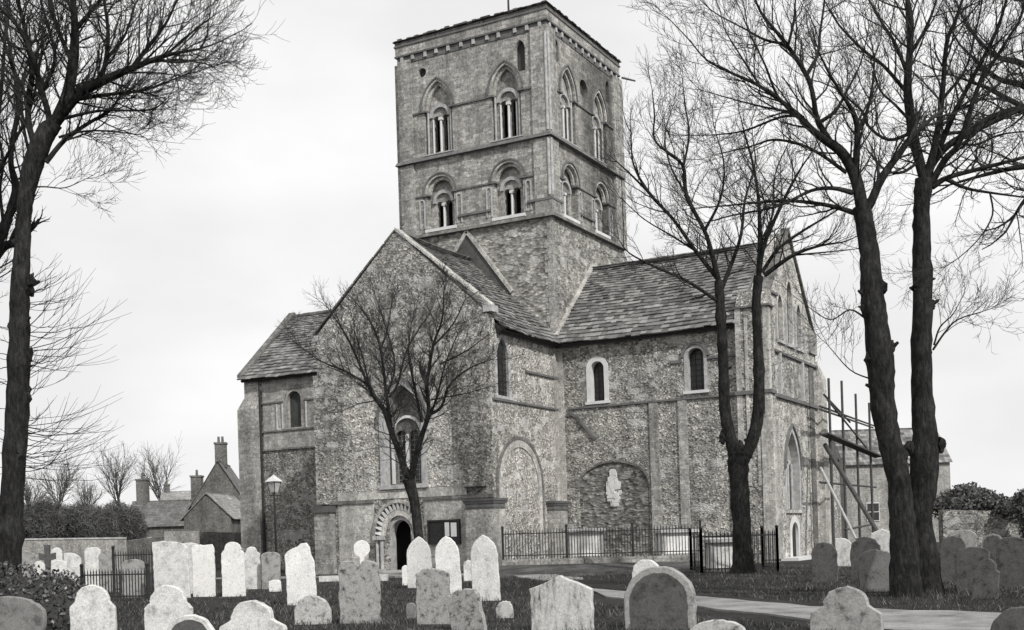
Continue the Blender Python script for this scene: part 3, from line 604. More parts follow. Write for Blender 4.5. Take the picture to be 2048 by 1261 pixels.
for q in (3.02, 3.6, 4.18): cyl(bm, Sb.p(q, 2.1, -.22), Sb.p(q, 4.0, -.22), .06)
obj('shaft', bm, 'dressed_stone', gw)
bm = bmesh.new(); archring(bm, Sb, 3.6, 1.16, 3.75, .09, -.02, .1, 'pointed', (2 * .95 * .95 + .21) / (2 * 1.16), n=14); obj('hood_mould', bm, 'string_stone', gw)
bm = bmesh.new(); fbox(bm, Sb, 2.4, 4.8, 1.92, 2.05, -.3, .09); obj('sill', bm, 'ashlar_light', gw)
for c, hw, zt in ((2.45, .36, 10.3), (3.85, .4, 11.0), (5.25, .36, 10.3)): simple_window(Sb, c, hw, 9.0, zt, 'pointed', 1.0, 'ashlar_light', .1, .16, pane='louvre', mull=False)
bm = bmesh.new(); archring(bm, Sb, 3.65, .5, 1.05, .26, -.4, .03, 'round', z0=0); sd = obj('doorway', bm, 'white_stone', church)
bm = bmesh.new(); fbox(bm, Sb, 3.1, 4.2, -.1, 1.7, -.3, -.1); obj('door', bm, 'dark_wood', sd)
bm = bmesh.new(); fbox(bm, Sb, .35, 7.85, 6.6, 6.74, -.02, .12); fbox(bm, Sb, 1.2, 7.85, 8.42, 8.52, -.02, .12); fbox(bm, Sb, .35, 2.0, 10.75, 10.85, -.02, .1); obj('string_course', bm, 'string_stone', church)
bm = bmesh.new()
for q in (1.95, 5.35): fbox(bm, Sb, q - .1, q + .1, 6.74, 8.42, -.02, .14)
for q in (1.75, 3.15, 4.55, 5.95): fbox(bm, Sb, q - .07, q + .07, 8.95, 10.7 if 2 < q < 5 else 9.8, -.02, .09)
obj('gable_shaft', bm, 'dressed_stone', church)
bm = bmesh.new(); fbox(bm, Sb, 2.05, 5.25, 6.74, 8.42, -.02, .02); obj('ashlar_facing', bm, 'flint', church)
bm = bmesh.new(); fbox(bm, Sb, 6.6, 7.3, -.2, 8.42, -.02, .05); obj('pilaster', bm, 'ashlar_dark', church)
bm = bmesh.new(); box(bm, 8.5, 9.35, 7.9, 8.75, -.3, 8.0); hexa(bm, [(8.5, 7.9, 8.0), (9.35, 7.9, 8.0), (9.35, 8.75, 8.0), (8.5, 8.75, 8.0), (8.5, 7.9, 8.75), (9.15, 7.9, 8.75), (9.15, 8.0, 8.75), (8.5, 8.0, 8.75)]); obj('buttress', bm, 'ashlar_light', church)
bm = bmesh.new(); box(bm, 8.5, 9.2, 6.7, 7.88, 9.0, 9.9); hexa(bm, [(8.5, 6.7, 9.9), (9.2, 6.7, 9.9), (9.2, 7.88, 9.9), (8.5, 7.88, 9.9), (8.5, 6.7, 10.3), (9.1, 6.7, 10.3), (9.1, 7.3, 10.3), (8.5, 7.3, 10.3)]); obj('turret_cap', bm, 'ashlar', church)
bm = bmesh.new(); box(bm, 9.02, 9.5, -.37, .5, .1, 5.6); obj('buttress', bm, 'ashlar_light', church)
bm = bmesh.new(); box(bm, 9.12, 9.9, 1.2, 6.6, -.2, .1); obj('plinth_course', bm, 'white_stone', church)
def coping_y(x0, x1, pts, h, mat):
    bm = bmesh.new()
    for (a, b) in zip(pts, pts[1:]): hexa(bm, [(x0, a[0], a[1]), (x1, a[0], a[1]), (x1, b[0], b[1]), (x0, b[0], b[1]), (x0, a[0], a[1] + h), (x1, a[0], a[1] + h), (x1, b[0], b[1] + h), (x0, b[0], b[1] + h)])
    return obj('coping', bm, mat, church)
coping_y(8.85, 9.2, [(.1, 10.0), (3.85, 13.78), (7.7, 9.75)], .16, 'ashlar_dark')
wall('transept_wall', Fr((0, 7.7, 0), (1, 0, 0), (0, 1, 0)), [(0, -.3), (bx1, -.3), (bx1, ZE), (0, ZE)], [], .7, 'flint')
# northern arm (C)
cx0 = -16.9
cwh = archpath(-14.25, .42, 6.95, 8.3, 'round')
wall('north_transept_wall', Wt, [(cx0, -.3), (-TW, -.3), (-TW, ZE), (cx0, ZE)], [cwh], .7, 'flint_dark')
simple_window(Wt, -14.25, .42, 6.95, 8.3, surround='ashlar', sw=.12, d=.2, pane='louvre', mull=False, sill=None)
bm = bmesh.new(); fbox(bm, Wt, -16.2, -TW, 6.0, ZE - .1, -.02, .04); 
bm.free()
bm = bmesh.new(); slab(bm, Wt, [(-16.2, 5.95), (-8.4, 5.95), (-8.4, 9.5), (-16.2, 9.5)], -.02, .03, [archpath(-14.25, .56, 6.95, 8.3, 'round')]); obj('ashlar_facing', bm, 'ashlar', church)
bm = bmesh.new()
for (a, b, z) in ((-16.9, -14.9, 8.2), (-13.6, -8.4, 8.2), (-16.2, -8.4, 6.8), (-16.2, -8.4, 5.9), (-13.2, -8.4, 9.1)): fbox(bm, Wt, a, b, z, z + .08, -.02, .09)
obj('string_course', bm, 'ashlar_dark', church)
bm = bmesh.new()
for s in (-15.3, -14.95, -13.5): cyl(bm, Wt.p(s, 6.9, .06), Wt.p(s, 8.15, .06), .05)
obj('wall_shaft', bm, 'dressed_stone', church)
bm = bmesh.new(); box(bm, -17.6, -16.35, -.3, .6, -.3, 8.0); hexa(bm, [(-17.6, -.3, 8.0), (-16.35, -.3, 8.0), (-16.35, .6, 8.0), (-17.6, .6, 8.0), (-17.3, -.1, 8.6), (-16.35, -.1, 8.6), (-16.35, .6, 8.6), (-17.3, .6, 8.6)]); box(bm, -17.3, -16.4, -.08, .6, 8.6, 9.75); obj('buttress', bm, 'ashlar', church)
bm = bmesh.new(); cyl(bm, (-16.28, -.12, 0), (-16.28, -.12, 8.9), .06); cyl(bm, (-8.95, -.12, 0), (-8.95, -.12, 9), .07); obj('downpipe', bm, 'iron', church)
u_, l_ = slope((0, -ohA, 9.45), (0, 3.85, 13.2)); roof((-17.3, -ohA, 9.45), (1, 0, 0), u_, 9.7, l_)
u_, l_ = slope((0, 7.7 + ohA, 9.45), (0, 3.85, 13.2)); roof((-17.3, 7.7 + ohA, 9.45), (1, 0, 0), u_, 9.7, l_)
wall('north_gable', Fr((cx0 - .03, 0, 0), (0, 1, 0), (-1, 0, 0)), [(.7, -.3), (7.0, -.3), (7.0, ZE), (3.85, 13.0), (.7, ZE + .4)], [], .7, 'flint')
coping_y(-17.5, -17.1, [(-.35, 9.6), (3.85, 13.3), (7.8, 9.6)], .14, 'ashlar_dark')
bm = bmesh.new(); fbox(bm, Wt, -16.6, 0, 9.42, 9.58, -.02, .16); fbox(bm, Wt, 0.07, 8.1, 9.3, 9.5, -.02, .18); fbox(bm, St, AV + .6, -.06, 9.3, 9.5, -.02, .18); obj('eaves_course', bm, 'dark_stone', church)
# choir and its aisle beyond the transepts
bm = bmesh.new(); box(bm, -7.2, -.4, TW + .01, 30, -.3, 10.4); hexa(bm, [(-7.2, TW, 10.4), (-.4, TW, 10.4), (-.4, 30, 10.4), (-7.2, 30, 10.4), (-3.9, TW, 12.6), (-3.7, TW, 12.6), (-3.7, 30, 12.6), (-3.9, 30, 12.6)]); box(bm, -.4, 5.2, 8.45, 28, -.3, 5.4); obj('choir', bm, 'flint', church)
bm = bmesh.new(); hexa(bm, [(-.4, 8.4, 6.9), (5.5, 8.4, 5.3), (5.5, 28.2, 5.3), (-.4, 28.2, 6.9), (-.4, 8.4, 7.1), (5.5, 8.4, 5.45), (5.5, 28.2, 5.45), (-.4, 28.2, 7.1)]); obj('aisle_roof', bm, 'slate_dark', church)
#---PART2---

# separate pieces of the church become parts of their own (pieces whose boxes touch stay together)
def split_parts(names):
    for o in [q for q in C.objects if q.type == 'MESH' and q.name.split('.')[0] in names and q.parent is not None]:
        bm = bmesh.new(); bm.from_mesh(o.data); seen = set(); comps = []
        for v in bm.verts:
            if v in seen: continue
            st = [v]; seen.add(v); comp = []
            while st:
                a = st.pop(); comp.append(a)
                for e in a.link_edges:
                    b = e.other_vert(a)
                    if b not in seen: seen.add(b); st.append(b)
            comps.append(comp)
        bb = [([min(v.co[i] for v in c) - .012 for i in range(3)], [max(v.co[i] for v in c) + .012 for i in range(3)]) for c in comps]
        par = list(range(len(comps)))
        def find(i):
            while par[i] != i: i = par[i]
            return i
        for i in range(len(comps)):
            for j in range(i):
                if all(bb[i][0][k] <= bb[j][1][k] and bb[j][0][k] <= bb[i][1][k] for k in range(3)): par[find(i)] = find(j)
        groups = {}
        for i, c in enumerate(comps): groups.setdefault(find(i), []).extend(c)
        if len(groups) < 2: bm.free(); continue
        gl_ = list(groups.values())
        mats = [m for m in o.data.materials]; nm = o.name.split('.')[0]
        for k, vs in enumerate(gl_):
            idx = {v.index: n for n, v in enumerate(vs)}
            faces = [[idx[v.index] for v in f.verts] for f in {f for v in vs for f in v.link_faces}]
            me = bpy.data.meshes.new(nm); me.from_pydata([v.co[:] for v in vs], [], faces); me.update()
            for m in mats: me.materials.append(m)
            if k == 0: o.data = me
            else: n = bpy.data.objects.new(nm, me); C.objects.link(n); n.parent = o.parent
        bm.free()
split_parts({'corbel', 'corner_pilaster', 'corner_shaft', 'string_course', 'quoins', 'pilaster', 'gable_shaft', 'wall_shaft', 'buttress_shaft', 'downpipe', 'blocked_arch', 'blind_panel', 'kneeler',
             'eaves_course', 'ashlar_facing', 'sound_hole', 'blind_niche', 'jamb_column', 'buttress', 'shaft', 'jamb_shaft'})

# ------------------------------------------------------------------ trees
def smooth(pts, sub=4):
    P = [np.array(p, float) for p in pts]; P = [2 * P[0] - P[1]] + P + [2 * P[-1] - P[-2]]; o = []
    for i in range(1, len(P) - 2):
        for k in range(sub):
            t = k / sub; a, b, c, d = P[i - 1:i + 3]
            o.append(.5 * ((2 * b) + (-a + c) * t + (2 * a - 5 * b + 4 * c - d) * t * t + (-a + 3 * b - 3 * c + d) * t ** 3))
    o.append(P[-2]); return np.array(o)
def rnd_dir(rng): v = rng.normal(size=3); return v / np.linalg.norm(v)
def grow(out, rng, p, d, ln, r, lev, up=.12, wob=.16, dens=1.0, maxlev=3, rmin=.0035):
    n = 5 if lev < maxlev else 4
    pts = [p]; dirs = [d]; st = ln / n
    for i in range(n):
        d = d + rng.normal(size=3) * wob + np.array([0, 0, up]); d /= np.linalg.norm(d); p = p + d * st; pts.append(p); dirs.append(d)
    rad = np.linspace(r, max(r * .35, rmin * .6), n + 1); out[min(lev, 3)].append((np.array(pts), rad))
    if lev >= maxlev: return
    k = max(2, int(round({1: 5, 2: 4}.get(lev, 5) * dens * (.6 + .8 * rng.random()))))
    for i in range(k):
        t = .2 + .8 * (i + rng.random()) / k; q = t * n; j = min(int(q), n - 1); f = q - j
        pos = pts[j] * (1 - f) + pts[j + 1] * f; dd = dirs[j]
        s = np.cross(dd, rnd_dir(rng)); s /= np.linalg.norm(s) + 1e-9; a = rng.uniform(.4, .85)
        nd = dd * math.cos(a) + s * math.sin(a)
        grow(out, rng, pos, nd, ln * rng.uniform(.35, .62), max(rmin, r * (1 - .6 * t) * .6), lev + 1, up, wob, dens, maxlev, rmin)
def tree(label, d, trunks, limbs, bark='bark', group=None, spacing=.32, tw=1.25, dens=1.0, seed=1, rmin=.0036, lean=.35, sprouts=(), burr=(), up=.1, wood='tree_trunk', maxlev=3, cat='tree', knob=.0, slopes=None, ls=1.0):
    rng = np.random.default_rng(seed); m = d / F; placed = []
    b0 = trunks[0][0]; base = at(b0[0], b0[1], d); root = thing('bare_tree', label, cat, base, 0, group)
    off = np.array(base)
    def place(pl, slope, trunk=False):
        dep = 0.
        if placed: 
            q = min(placed, key=lambda e: (e[0] - pl[0][0]) ** 2 + (e[1] - pl[0][1]) ** 2); dep = q[2]
        res = []; arc = 0.
        sp = smooth(pl, 5 if trunk else 4)
        for i, (x, y, r) in enumerate(sp):
            if i: arc += math.hypot(x - sp[i - 1][0], y - sp[i - 1][1]) * m
            dd = dep + slope * arc; placed.append((x, y, dd)); v = at(x, y, d + dd); rr = max(r * m, rmin)
            if trunk: rr *= 1 + knob * max(0, rng.normal()) * .5 
            res.append((np.array(v), rr))
        return np.array([q[0] for q in res]), np.array([q[1] for q in res])
    for i, tpl in enumerate(trunks):
        pts, rad = place(tpl, 0 if i == 0 else rng.uniform(-.12, .12), True)
        # flare at the foot
        if i == 0 or tpl[0][1] > 1100: rad[:3] *= np.array([1.35, 1.15, 1.04])
        V, Q = tube_mesh([(pts - off, rad)], 14)
        V += rng.normal(size=V.shape) * rad.mean() * .035
        o = quads('trunk', V, Q, bark, root)
    out = {1: [], 2: [], 3: []}; lm = []
    for i, l in enumerate(limbs):
        sl = (rng.random() - .5) * 2 * lean if slopes is None else slopes[i]
        pts, rad = place(l, sl); rad = np.maximum(rad * ls, rmin); lm.append((pts, rad))
        arc = 0; nxt = spacing * rng.random() + .25
        for j in range(1, len(pts)):
            seg = np.linalg.norm(pts[j] - pts[j - 1]); dd = (pts[j] - pts[j - 1]) / (seg + 1e-9)
            while nxt < arc + seg:
                f = (nxt - arc) / seg; pos = pts[j - 1] * (1 - f) + pts[j] * f; r = rad[j]
                s = np.cross(dd, rnd_dir(rng)); s /= np.linalg.norm(s) + 1e-9; a = rng.uniform(.45, 1.0)
                grow(out, rng, pos, dd * math.cos(a) + s * math.sin(a), tw * rng.uniform(.55, 1.25), max(rmin, min(r * .5, .022)), 1, up, .14, dens, maxlev, rmin)
                nxt += spacing * rng.uniform(.6, 1.4)
            arc += seg
        dd = pts[-1] - pts[-2]; dd /= np.linalg.norm(dd) + 1e-9
        for k in range(2): grow(out, rng, pts[-1], dd + rng.normal(size=3) * .25, tw * rng.uniform(.7, 1.1), max(rmin, rad[-1]), 1, up, .14, dens, maxlev, rmin)
    for pts, rad in lm:
        V, Q = tube_mesh([(pts - off, rad)], 8); quads('limb', V, Q, bark, root)
    sp = []
    for (x, y0, y1, n, side, l0, l1) in sprouts:
        for i in range(n):
            y = rng.uniform(y0, y1); xx = x(y) if callable(x) else x
            p = np.array(at(xx, y, d)); h = np.array(RIGHT) * side + np.array(FWD) * rng.uniform(-.9, .9) + np.array([0, 0, rng.uniform(-.45, .35)]); h /= np.linalg.norm(h)
            ln = rng.uniform(l0, l1); c = rng.uniform(.18, .5); q = [p + h * ln * t + np.array([0, 0, 1]) * c * ln * t * t + rng.normal(size=3) * .012 for t in np.linspace(0, 1, 8)]
            r = rng.uniform(.006, .012); sp.append((np.array(q), np.linspace(r, rmin * .7, 8)))
            for k in range(rng.integers(2, 5)):
                j = rng.integers(2, 6); dd = q[j + 1] - q[j]; dd /= np.linalg.norm(dd); grow(out, rng, q[j], dd + rng.normal(size=3) * .3, ln * rng.uniform(.25, .5), rmin * 1.2, 3, .15, .1, 1, 3, rmin)
    tp_ = [q for tpl in trunks for q in smooth(tpl, 5)]
    for (x, y, r) in burr:
        q = min(tp_, key=lambda e: abs(e[1] - y) * 1.5 + abs(e[0] - x)); dx = x - q[0]
        if abs(dx) > q[2] * .85: x = q[0] + math.copysign(q[2] * .85, dx)
        p = np.array(at(x, y, d - .02)) - off; bmb = bmesh.new()
        for q in range(3):
            rr = r * m * rng.uniform(.45, .75); c_ = p + rng.normal(size=3) * r * m * .22; c_[2] += rng.uniform(-.6, .6) * r * m
            g2 = bmesh.ops.create_icosphere(bmb, subdivisions=2, radius=rr)
            for v in g2['verts']: v.co = v.co * rng.uniform(.6, 1.25); v.co.z *= 1.5; v.co += Vector(c_)
        side = 1 if rng.random() < .5 else -1
        h_ = (RIGHT * side * rng.uniform(.5, 1) + FWD * rng.uniform(-.5, .3) + UP * rng.uniform(-.1, .8)).normalized(); e_ = Vector(p) + h_ * r * m * rng.uniform(1.0, 1.7)
        cyl(bmb, Vector(p), e_, r * m * .5, r * m * .22, 7)
        obj('burr', bmb, bark, root)
    V, Q = tube_mesh([(a - off, b) for l in (1, 2, 3) for a, b in out[l]] + [(a - off, b) for a, b in sp])
    o = quads('twigs', V, Q, bark if d > 60 else 'bark_thin', root, False); o['kind'] = 'stuff'
    return root
G_BARE = None
# left foreground tree
T = tree('tall dark leaning bare tree at the left edge with curving sprouts along its trunk', 22,
    [[(5, 1262, 28), (14, 1160, 26), (20, 1050, 24), (27, 950, 22), (33, 850, 22), (38, 740, 21), (39, 640, 19), (40, 570, 18), (45, 500, 15), (48, 430, 14), (54, 380, 16), (68, 325, 19), (88, 275, 19), (110, 245, 16)]],
    [[(110, 245, 12), (134, 190, 12), (146, 130, 12), (150, 60, 9), (146, -10, 7), (150, -120, 4)],
     [(110, 245, 14), (155, 190, 12), (200, 165, 10), (262, 138, 7), (330, 112, 4.5), (400, 98, 2)],
     [(200, 165, 6), (212, 120, 5), (216, 60, 4), (205, -20, 3), (200, -80, 2)],
     [(262, 138, 5), (300, 90, 4), (330, 50, 3), (350, 10, 2), (372, -40, 1.5)],
     [(92, 325, 6), (130, 280, 5), (180, 245, 4), (220, 222, 3), (240, 190, 2)],
     [(118, 275, 3), (155, 265, 2.6), (205, 262, 2), (280, 270, 1)],
     [(125, 238, 4), (200, 222, 3), (300, 220, 2), (335, 196, 1)],
     [(150, 200, 5), (210, 190, 4), (290, 180, 3), (370, 150, 1.6)],
     [(72, 300, 8), (58, 250, 7), (57, 200, 7), (64, 140, 6), (50, 60, 5), (30, -20, 4)],
     [(92, 265, 8), (98, 235, 7), (84, 185, 7), (67, 119, 6), (38, 57, 5), (0, 14, 4)],
     [(146, 130, 6), (120, 70, 5), (100, 10, 4), (90, -60, 3)], [(150, 60, 6), (185, 20, 4), (230, -40, 3)],
     [(300, 125, 3), (360, 120, 2), (420, 130, 1)], [(330, 112, 3), (390, 60, 2), (430, 30, 1)],
     [(57, 200, 5), (30, 150, 4), (10, 90, 3), (-20, 30, 2)], [(84, 185, 5), (110, 120, 4), (95, 50, 3), (75, -20, 2)], [(212, 120, 4), (250, 70, 3), (270, 10, 2)],
     [(55, 375, 2), (90, 374, 1.6), (130, 376, 1.2), (172, 358, .7)]],
    seed=3, ls=.9, spacing=.12, tw=1.0, dens=1.25, knob=.12, wood='t', group='tall bare trees in the churchyard',
    sprouts=[(lambda y: 46, 560, 660, 12, 1, .7, 1.3), (lambda y: 44, 660, 960, 46, 1, .8, 2.0), (lambda y: 25, 620, 950, 16, -1, .4, 1.2), (lambda y: 36, 900, 940, 5, 1, 1.3, 2.0)],
    burr=[(24, 487, 10), (56, 572, 15), (60, 708, 13), (20, 655, 10), (54, 640, 9), (40, 790, 24), (34, 905, 26)])
tree('bare tree mostly outside the left edge, crossing limbs behind the tall leaning tree', 26,
    [[(-150, 1262, 30), (-140, 1000, 25), (-110, 800, 21), (-70, 640, 17), (-25, 520, 13)]],
    [[(-25, 520, 12), (8, 455, 11), (32, 385, 9), (22, 330, 6), (25, 280, 5), (36, 220, 5), (30, 150, 4), (12, 60, 3)], [(32, 385, 5), (60, 330, 4), (50, 270, 3), (40, 200, 3)],
     [(-70, 640, 9), (-30, 560, 7), (2, 500, 9), (24, 487, 8)], [(-60, 600, 8), (-40, 450, 6), (-20, 320, 5), (0, 200, 4), (10, 80, 3)], [(8, 455, 4), (0, 380, 3), (6, 320, 3), (-10, 250, 2)],
     [(-30, 400, 4), (20, 300, 3), (60, 220, 3), (80, 130, 2)]],
    seed=5, spacing=.22, tw=1.1, dens=1.1, group='tall bare trees in the churchyard')
# small tree in front of the west door
tree('small forked bare tree growing right beside the arched west door', 40,
    [[(846, 1165, 13), (838, 1085, 10), (830, 1010, 10), (818, 962, 12)]],
    [[(818, 965, 11), (800, 910, 9), (782, 862, 8), (770, 825, 7), (760, 809, 7)], [(820, 960, 10), (834, 905, 8), (844, 871, 7), (857, 826, 6), (853, 773, 5)],
     [(782, 862, 7), (773, 791, 5), (760, 693, 4), (738, 640, 2.5), (715, 609, 1.4)], [(760, 809, 5), (738, 773, 4), (697, 680, 2.6), (660, 622, 1.2)],
     [(738, 771, 3.5), (689, 742, 3), (644, 724, 2), (600, 693, 1.2)], [(778, 795, 4), (795, 769, 3.5), (813, 702, 2.6), (844, 649, 1.4)], [(760, 700, 3), (773, 667, 2.4), (782, 618, 1.3)],
     [(853, 773, 4.5), (866, 693, 3.8), (884, 640, 2.6), (888, 582, 1.5)], [(857, 831, 5), (884, 813, 4), (897, 773, 3), (937, 738, 2), (982, 720, 1)], [(880, 729, 2.5), (933, 702, 1.8), (975, 671, 1)],
     [(862, 800, 2.4), (900, 793, 2), (937, 786, 1.5), (980, 773, .9)], [(844, 845, 4), (826, 760, 3.2), (817, 706, 2.4), (822, 649, 1.3)], [(750, 802, 2), (715, 809, 1.4), (685, 822, .8)],
     [(773, 791, 3.5), (790, 730, 2.6), (770, 650, 1.8), (750, 590, 1)], [(738, 773, 3), (727, 720, 2.2), (708, 660, 1.2)], [(866, 693, 3), (905, 650, 2), (930, 600, 1.2)], [(844, 871, 4), (872, 800, 3), (890, 730, 2), (915, 670, 1.1)]],
    seed=11, ls=.72, spacing=.15, tw=.9, dens=1.1, lean=.5, group='smaller bare trees close to the church', burr=[(818, 955, 14), (848, 1152, 14)], rmin=.0042)
# forked tree before the south transept
tree('tall bare tree forking low into two straight stems before the transept', 36,
    [[(1487, 1160, 22), (1485, 1080, 18), (1480, 1000, 18), (1477, 930, 19), (1476, 905, 19)], [(1478, 925, 13), (1462, 880, 12), (1450, 820, 11), (1447, 740, 10), (1443, 660, 9), (1440, 600, 9), (1437, 562, 9)],
     [(1484, 925, 12), (1503, 885, 12), (1516, 830, 12), (1518, 740, 10), (1514, 660, 9), (1513, 600, 9), (1517, 552, 9)]],
    [[(1437, 562, 7), (1422, 502, 6), (1409, 462, 5), (1373, 391, 5), (1364, 329, 4), (1311, 284, 2.4), (1309, 231, 2), (1304, 178, 1)],
     [(1366, 340, 3), (1378, 270, 2.4), (1370, 210, 1.6), (1366, 170, 1)], [(1437, 560, 6), (1391, 502, 5), (1347, 440, 4), (1298, 386, 4), (1267, 329, 2.4), (1262, 266, 1.3)],
     [(1298, 386, 3), (1262, 350, 2.4), (1235, 325, 1.4)], [(1437, 604, 5), (1375, 563, 4), (1312, 535, 3), (1259, 507, 1.8), (1238, 480, 1)],
     [(1440, 585, 6), (1463, 528, 5), (1482, 470, 4), (1490, 400, 3), (1510, 330, 2), (1505, 270, 1.2)], [(1517, 560, 7), (1520, 488, 6), (1517, 400, 4), (1506, 329, 3), (1490, 270, 2), (1480, 230, 1)],
     [(1518, 545, 6), (1530, 485, 5), (1568, 400, 4), (1600, 340, 2.4), (1626, 302, 1.3)], [(1529, 551, 6), (1586, 511, 4.5), (1640, 492, 3), (1688, 484, 1.8), (1720, 470, 1)],
     [(1524, 545, 5), (1555, 500, 4), (1600, 466, 3.4), (1666, 426, 2), (1715, 395, 1)], [(1586, 511, 2.6), (1650, 505, 1.8), (1715, 498, 1)], [(1391, 502, 3), (1340, 470, 2.2), (1290, 440, 1.4), (1245, 400, 1)],
     [(1409, 462, 4), (1440, 400, 3), (1448, 330, 2), (1430, 260, 1.2)], [(1520, 488, 4), (1545, 430, 3), (1550, 350, 2), (1580, 280, 1.2)], [(1373, 391, 3), (1340, 330, 2), (1330, 270, 1.4), (1345, 215, .9)]],
    seed=21, ls=.8, spacing=.27, tw=1.1, dens=1.1, lean=.5, group='smaller bare trees close to the church', burr=[(1441, 870, 13), (1443, 790, 9), (1476, 900, 16), (1502, 888, 12), (1449, 740, 10)], rmin=.0042, knob=.2)
# great twin-trunked trees on the right
tree('massive leaning bare tree at the right, left one of two close dark trunks', 22,
    [[(1820, 1236, 36), (1812, 1180, 32), (1808, 1100, 27), (1802, 1020, 24), (1796, 950, 23), (1778, 880, 23), (1765, 800, 24), (1762, 730, 26), (1752, 650, 23), (1745, 590, 23), (1740, 520, 19), (1732, 460, 18), (1724, 415, 18)]],
    [[(1726, 425, 15), (1711, 355, 14), (1684, 306, 12), (1650, 280, 10), (1626, 262, 8), (1591, 226, 6), (1520, 173, 4), (1462, 146, 3), (1413, 120, 2), (1378, 80, 1.5), (1340, 40, 1)],
     [(1728, 425, 12), (1742, 404, 11), (1757, 370, 10), (1773, 342, 9), (1797, 310, 8), (1815, 284, 7)], [(1711, 345, 9), (1715, 266, 7), (1708, 230, 6), (1688, 195, 4), (1660, 150, 3), (1640, 110, 2)],
     [(1666, 293, 8), (1635, 240, 7), (1626, 191, 6), (1613, 151, 6), (1573, 89, 5), (1545, 55, 4), (1520, 22, 3), (1500, -30, 2)],
     [(1722, 431, 8), (1690, 420, 6), (1644, 409, 5), (1577, 402, 4), (1511, 406, 3), (1450, 412, 2), (1387, 417, 1.2)], [(1706, 386, 7), (1666, 377, 5), (1622, 382, 4), (1555, 413, 3), (1466, 431, 2), (1404, 448, 1)],
     [(1693, 346, 5), (1644, 311, 4), (1600, 289, 3.4), (1546, 280, 3), (1502, 293, 2), (1426, 311, 1)], [(1600, 232, 4), (1560, 235, 3), (1489, 262, 2.4), (1430, 270, 1.5), (1378, 271, 1)],
     [(1613, 151, 5), (1635, 110, 4), (1640, 67, 3), (1649, 0, 2.4), (1650, -60, 1.5)], [(1640, 245, 5), (1671, 222, 4), (1695, 180, 3), (1720, 130, 2), (1735, 70, 1.4)],
     [(1573, 89, 4), (1530, 80, 3), (1489, 58, 2), (1431, 27, 1.4), (1400, 0, 1)], [(1577, 89, 3.4), (1588, 40, 3), (1591, 0, 2), (1600, -50, 1)], [(1715, 266, 5), (1735, 220, 4), (1745, 170, 3), (1750, 110, 2)],
     [(1520, 173, 3), (1480, 110, 2), (1450, 60, 1.4), (1440, 20, 1)], [(1626, 262, 4), (1560, 200, 3), (1530, 130, 2.4), (1500, 70, 1.5)], [(1591, 226, 3.4), (1530, 215, 2.4), (1470, 200, 1.6), (1400, 180, 1)],
     [(1735, 640, 2.6), (1700, 620, 2), (1660, 640, 1.5), (1610, 610, .8)], [(1745, 760, 2), (1700, 740, 1.5), (1655, 690, .9)]],
    seed=31, ls=.85, spacing=.17, tw=.95, dens=1.05, knob=.1, group='tall bare trees in the churchyard',
    burr=[(1728, 590, 11), (1726, 616, 9), (1776, 580, 13), (1786, 700, 13), (1742, 715, 15), (1783, 745, 11), (1746, 775, 12), (1800, 905, 16)])
tree('massive upright bare tree at the right, right one of two close dark trunks', 22.6,
    [[(1862, 1236, 34), (1856, 1180, 31), (1846, 1100, 26), (1842, 1030, 22), (1848, 950, 28), (1850, 880, 25), (1845, 800, 21), (1843, 700, 20), (1846, 600, 19), (1844, 500, 17), (1843, 420, 16), (1848, 360, 18)]],
    [[(1848, 358, 12), (1838, 320, 12), (1828, 280, 12), (1822, 244, 11), (1815, 178, 10), (1819, 111, 8), (1822, 44, 7), (1815, 0, 6), (1812, -60, 4)],
     [(1852, 358, 11), (1862, 325, 10), (1871, 284, 8), (1884, 200, 6), (1893, 89, 5), (1910, 44, 4), (1928, -10, 3)], [(1854, 358, 11), (1866, 325, 10), (1906, 284, 8), (1977, 249, 6), (2048, 218, 4), (2120, 190, 3)],
     [(1866, 325, 8), (1911, 222, 6), (1946, 155, 5), (1991, 67, 4), (2013, 0, 3), (2030, -60, 2)], [(1862, 368, 9), (1890, 320, 8), (1919, 284, 6), (1955, 178, 5), (1990, 120, 4), (2040, 40, 3)],
     [(1864, 374, 8), (1897, 355, 6), (1964, 337, 5), (2048, 315, 4), (2120, 290, 3)], [(1890, 358, 5), (1933, 377, 4), (1982, 386, 3), (2048, 395, 2)],
     [(1814, 186, 5), (1768, 133, 4), (1728, 102, 3.4), (1680, 53, 2.4), (1653, 10, 1.5)], [(1824, 266, 5), (1777, 280, 4), (1737, 253, 3.4), (1724, 222, 3), (1684, 186, 2), (1635, 124, 1.2)],
     [(1817, 155, 5), (1791, 89, 4), (1760, 40, 3), (1733, -10, 2)], [(1819, 111, 5), (1850, 60, 4), (1870, 10, 3), (1880, -40, 2)], [(1842, 320, 4), (1805, 345, 3.4), (1770, 340, 2.4), (1735, 300, 1.5)],
     [(1884, 200, 4), (1930, 140, 3), (1950, 70, 2.4), (1965, 0, 1.5)], [(1906, 284, 4), (1950, 290, 3), (2000, 270, 2.4), (2060, 262, 1.5)], [(1911, 222, 4), (1960, 200, 3), (2020, 150, 2.4), (2070, 110, 1.5)],
     [(1822, 244, 4), (1790, 210, 3), (1760, 180, 2.4), (1745, 130, 1.6)],
     [(1866, 700, 3), (1890, 665, 2.4), (1915, 640, 1.8), (1960, 625, 1.1), (1982, 618, .8)], [(1868, 690, 2.4), (1880, 655, 2), (1905, 630, 1.4), (1922, 600, .9)], [(1980, 386, 2.4), (1985, 430, 2), (1960, 475, 1.6), (1925, 510, 1.2), (1890, 535, .8)]],
    seed=37, ls=.85, spacing=.17, tw=.95, dens=1.05, knob=.1, group='tall bare trees in the churchyard',
    burr=[(1826, 575, 9), (1868, 610, 12), (1862, 560, 8), (1820, 905, 16), (1872, 900, 17), (1866, 880, 14), (1864, 700, 9)])
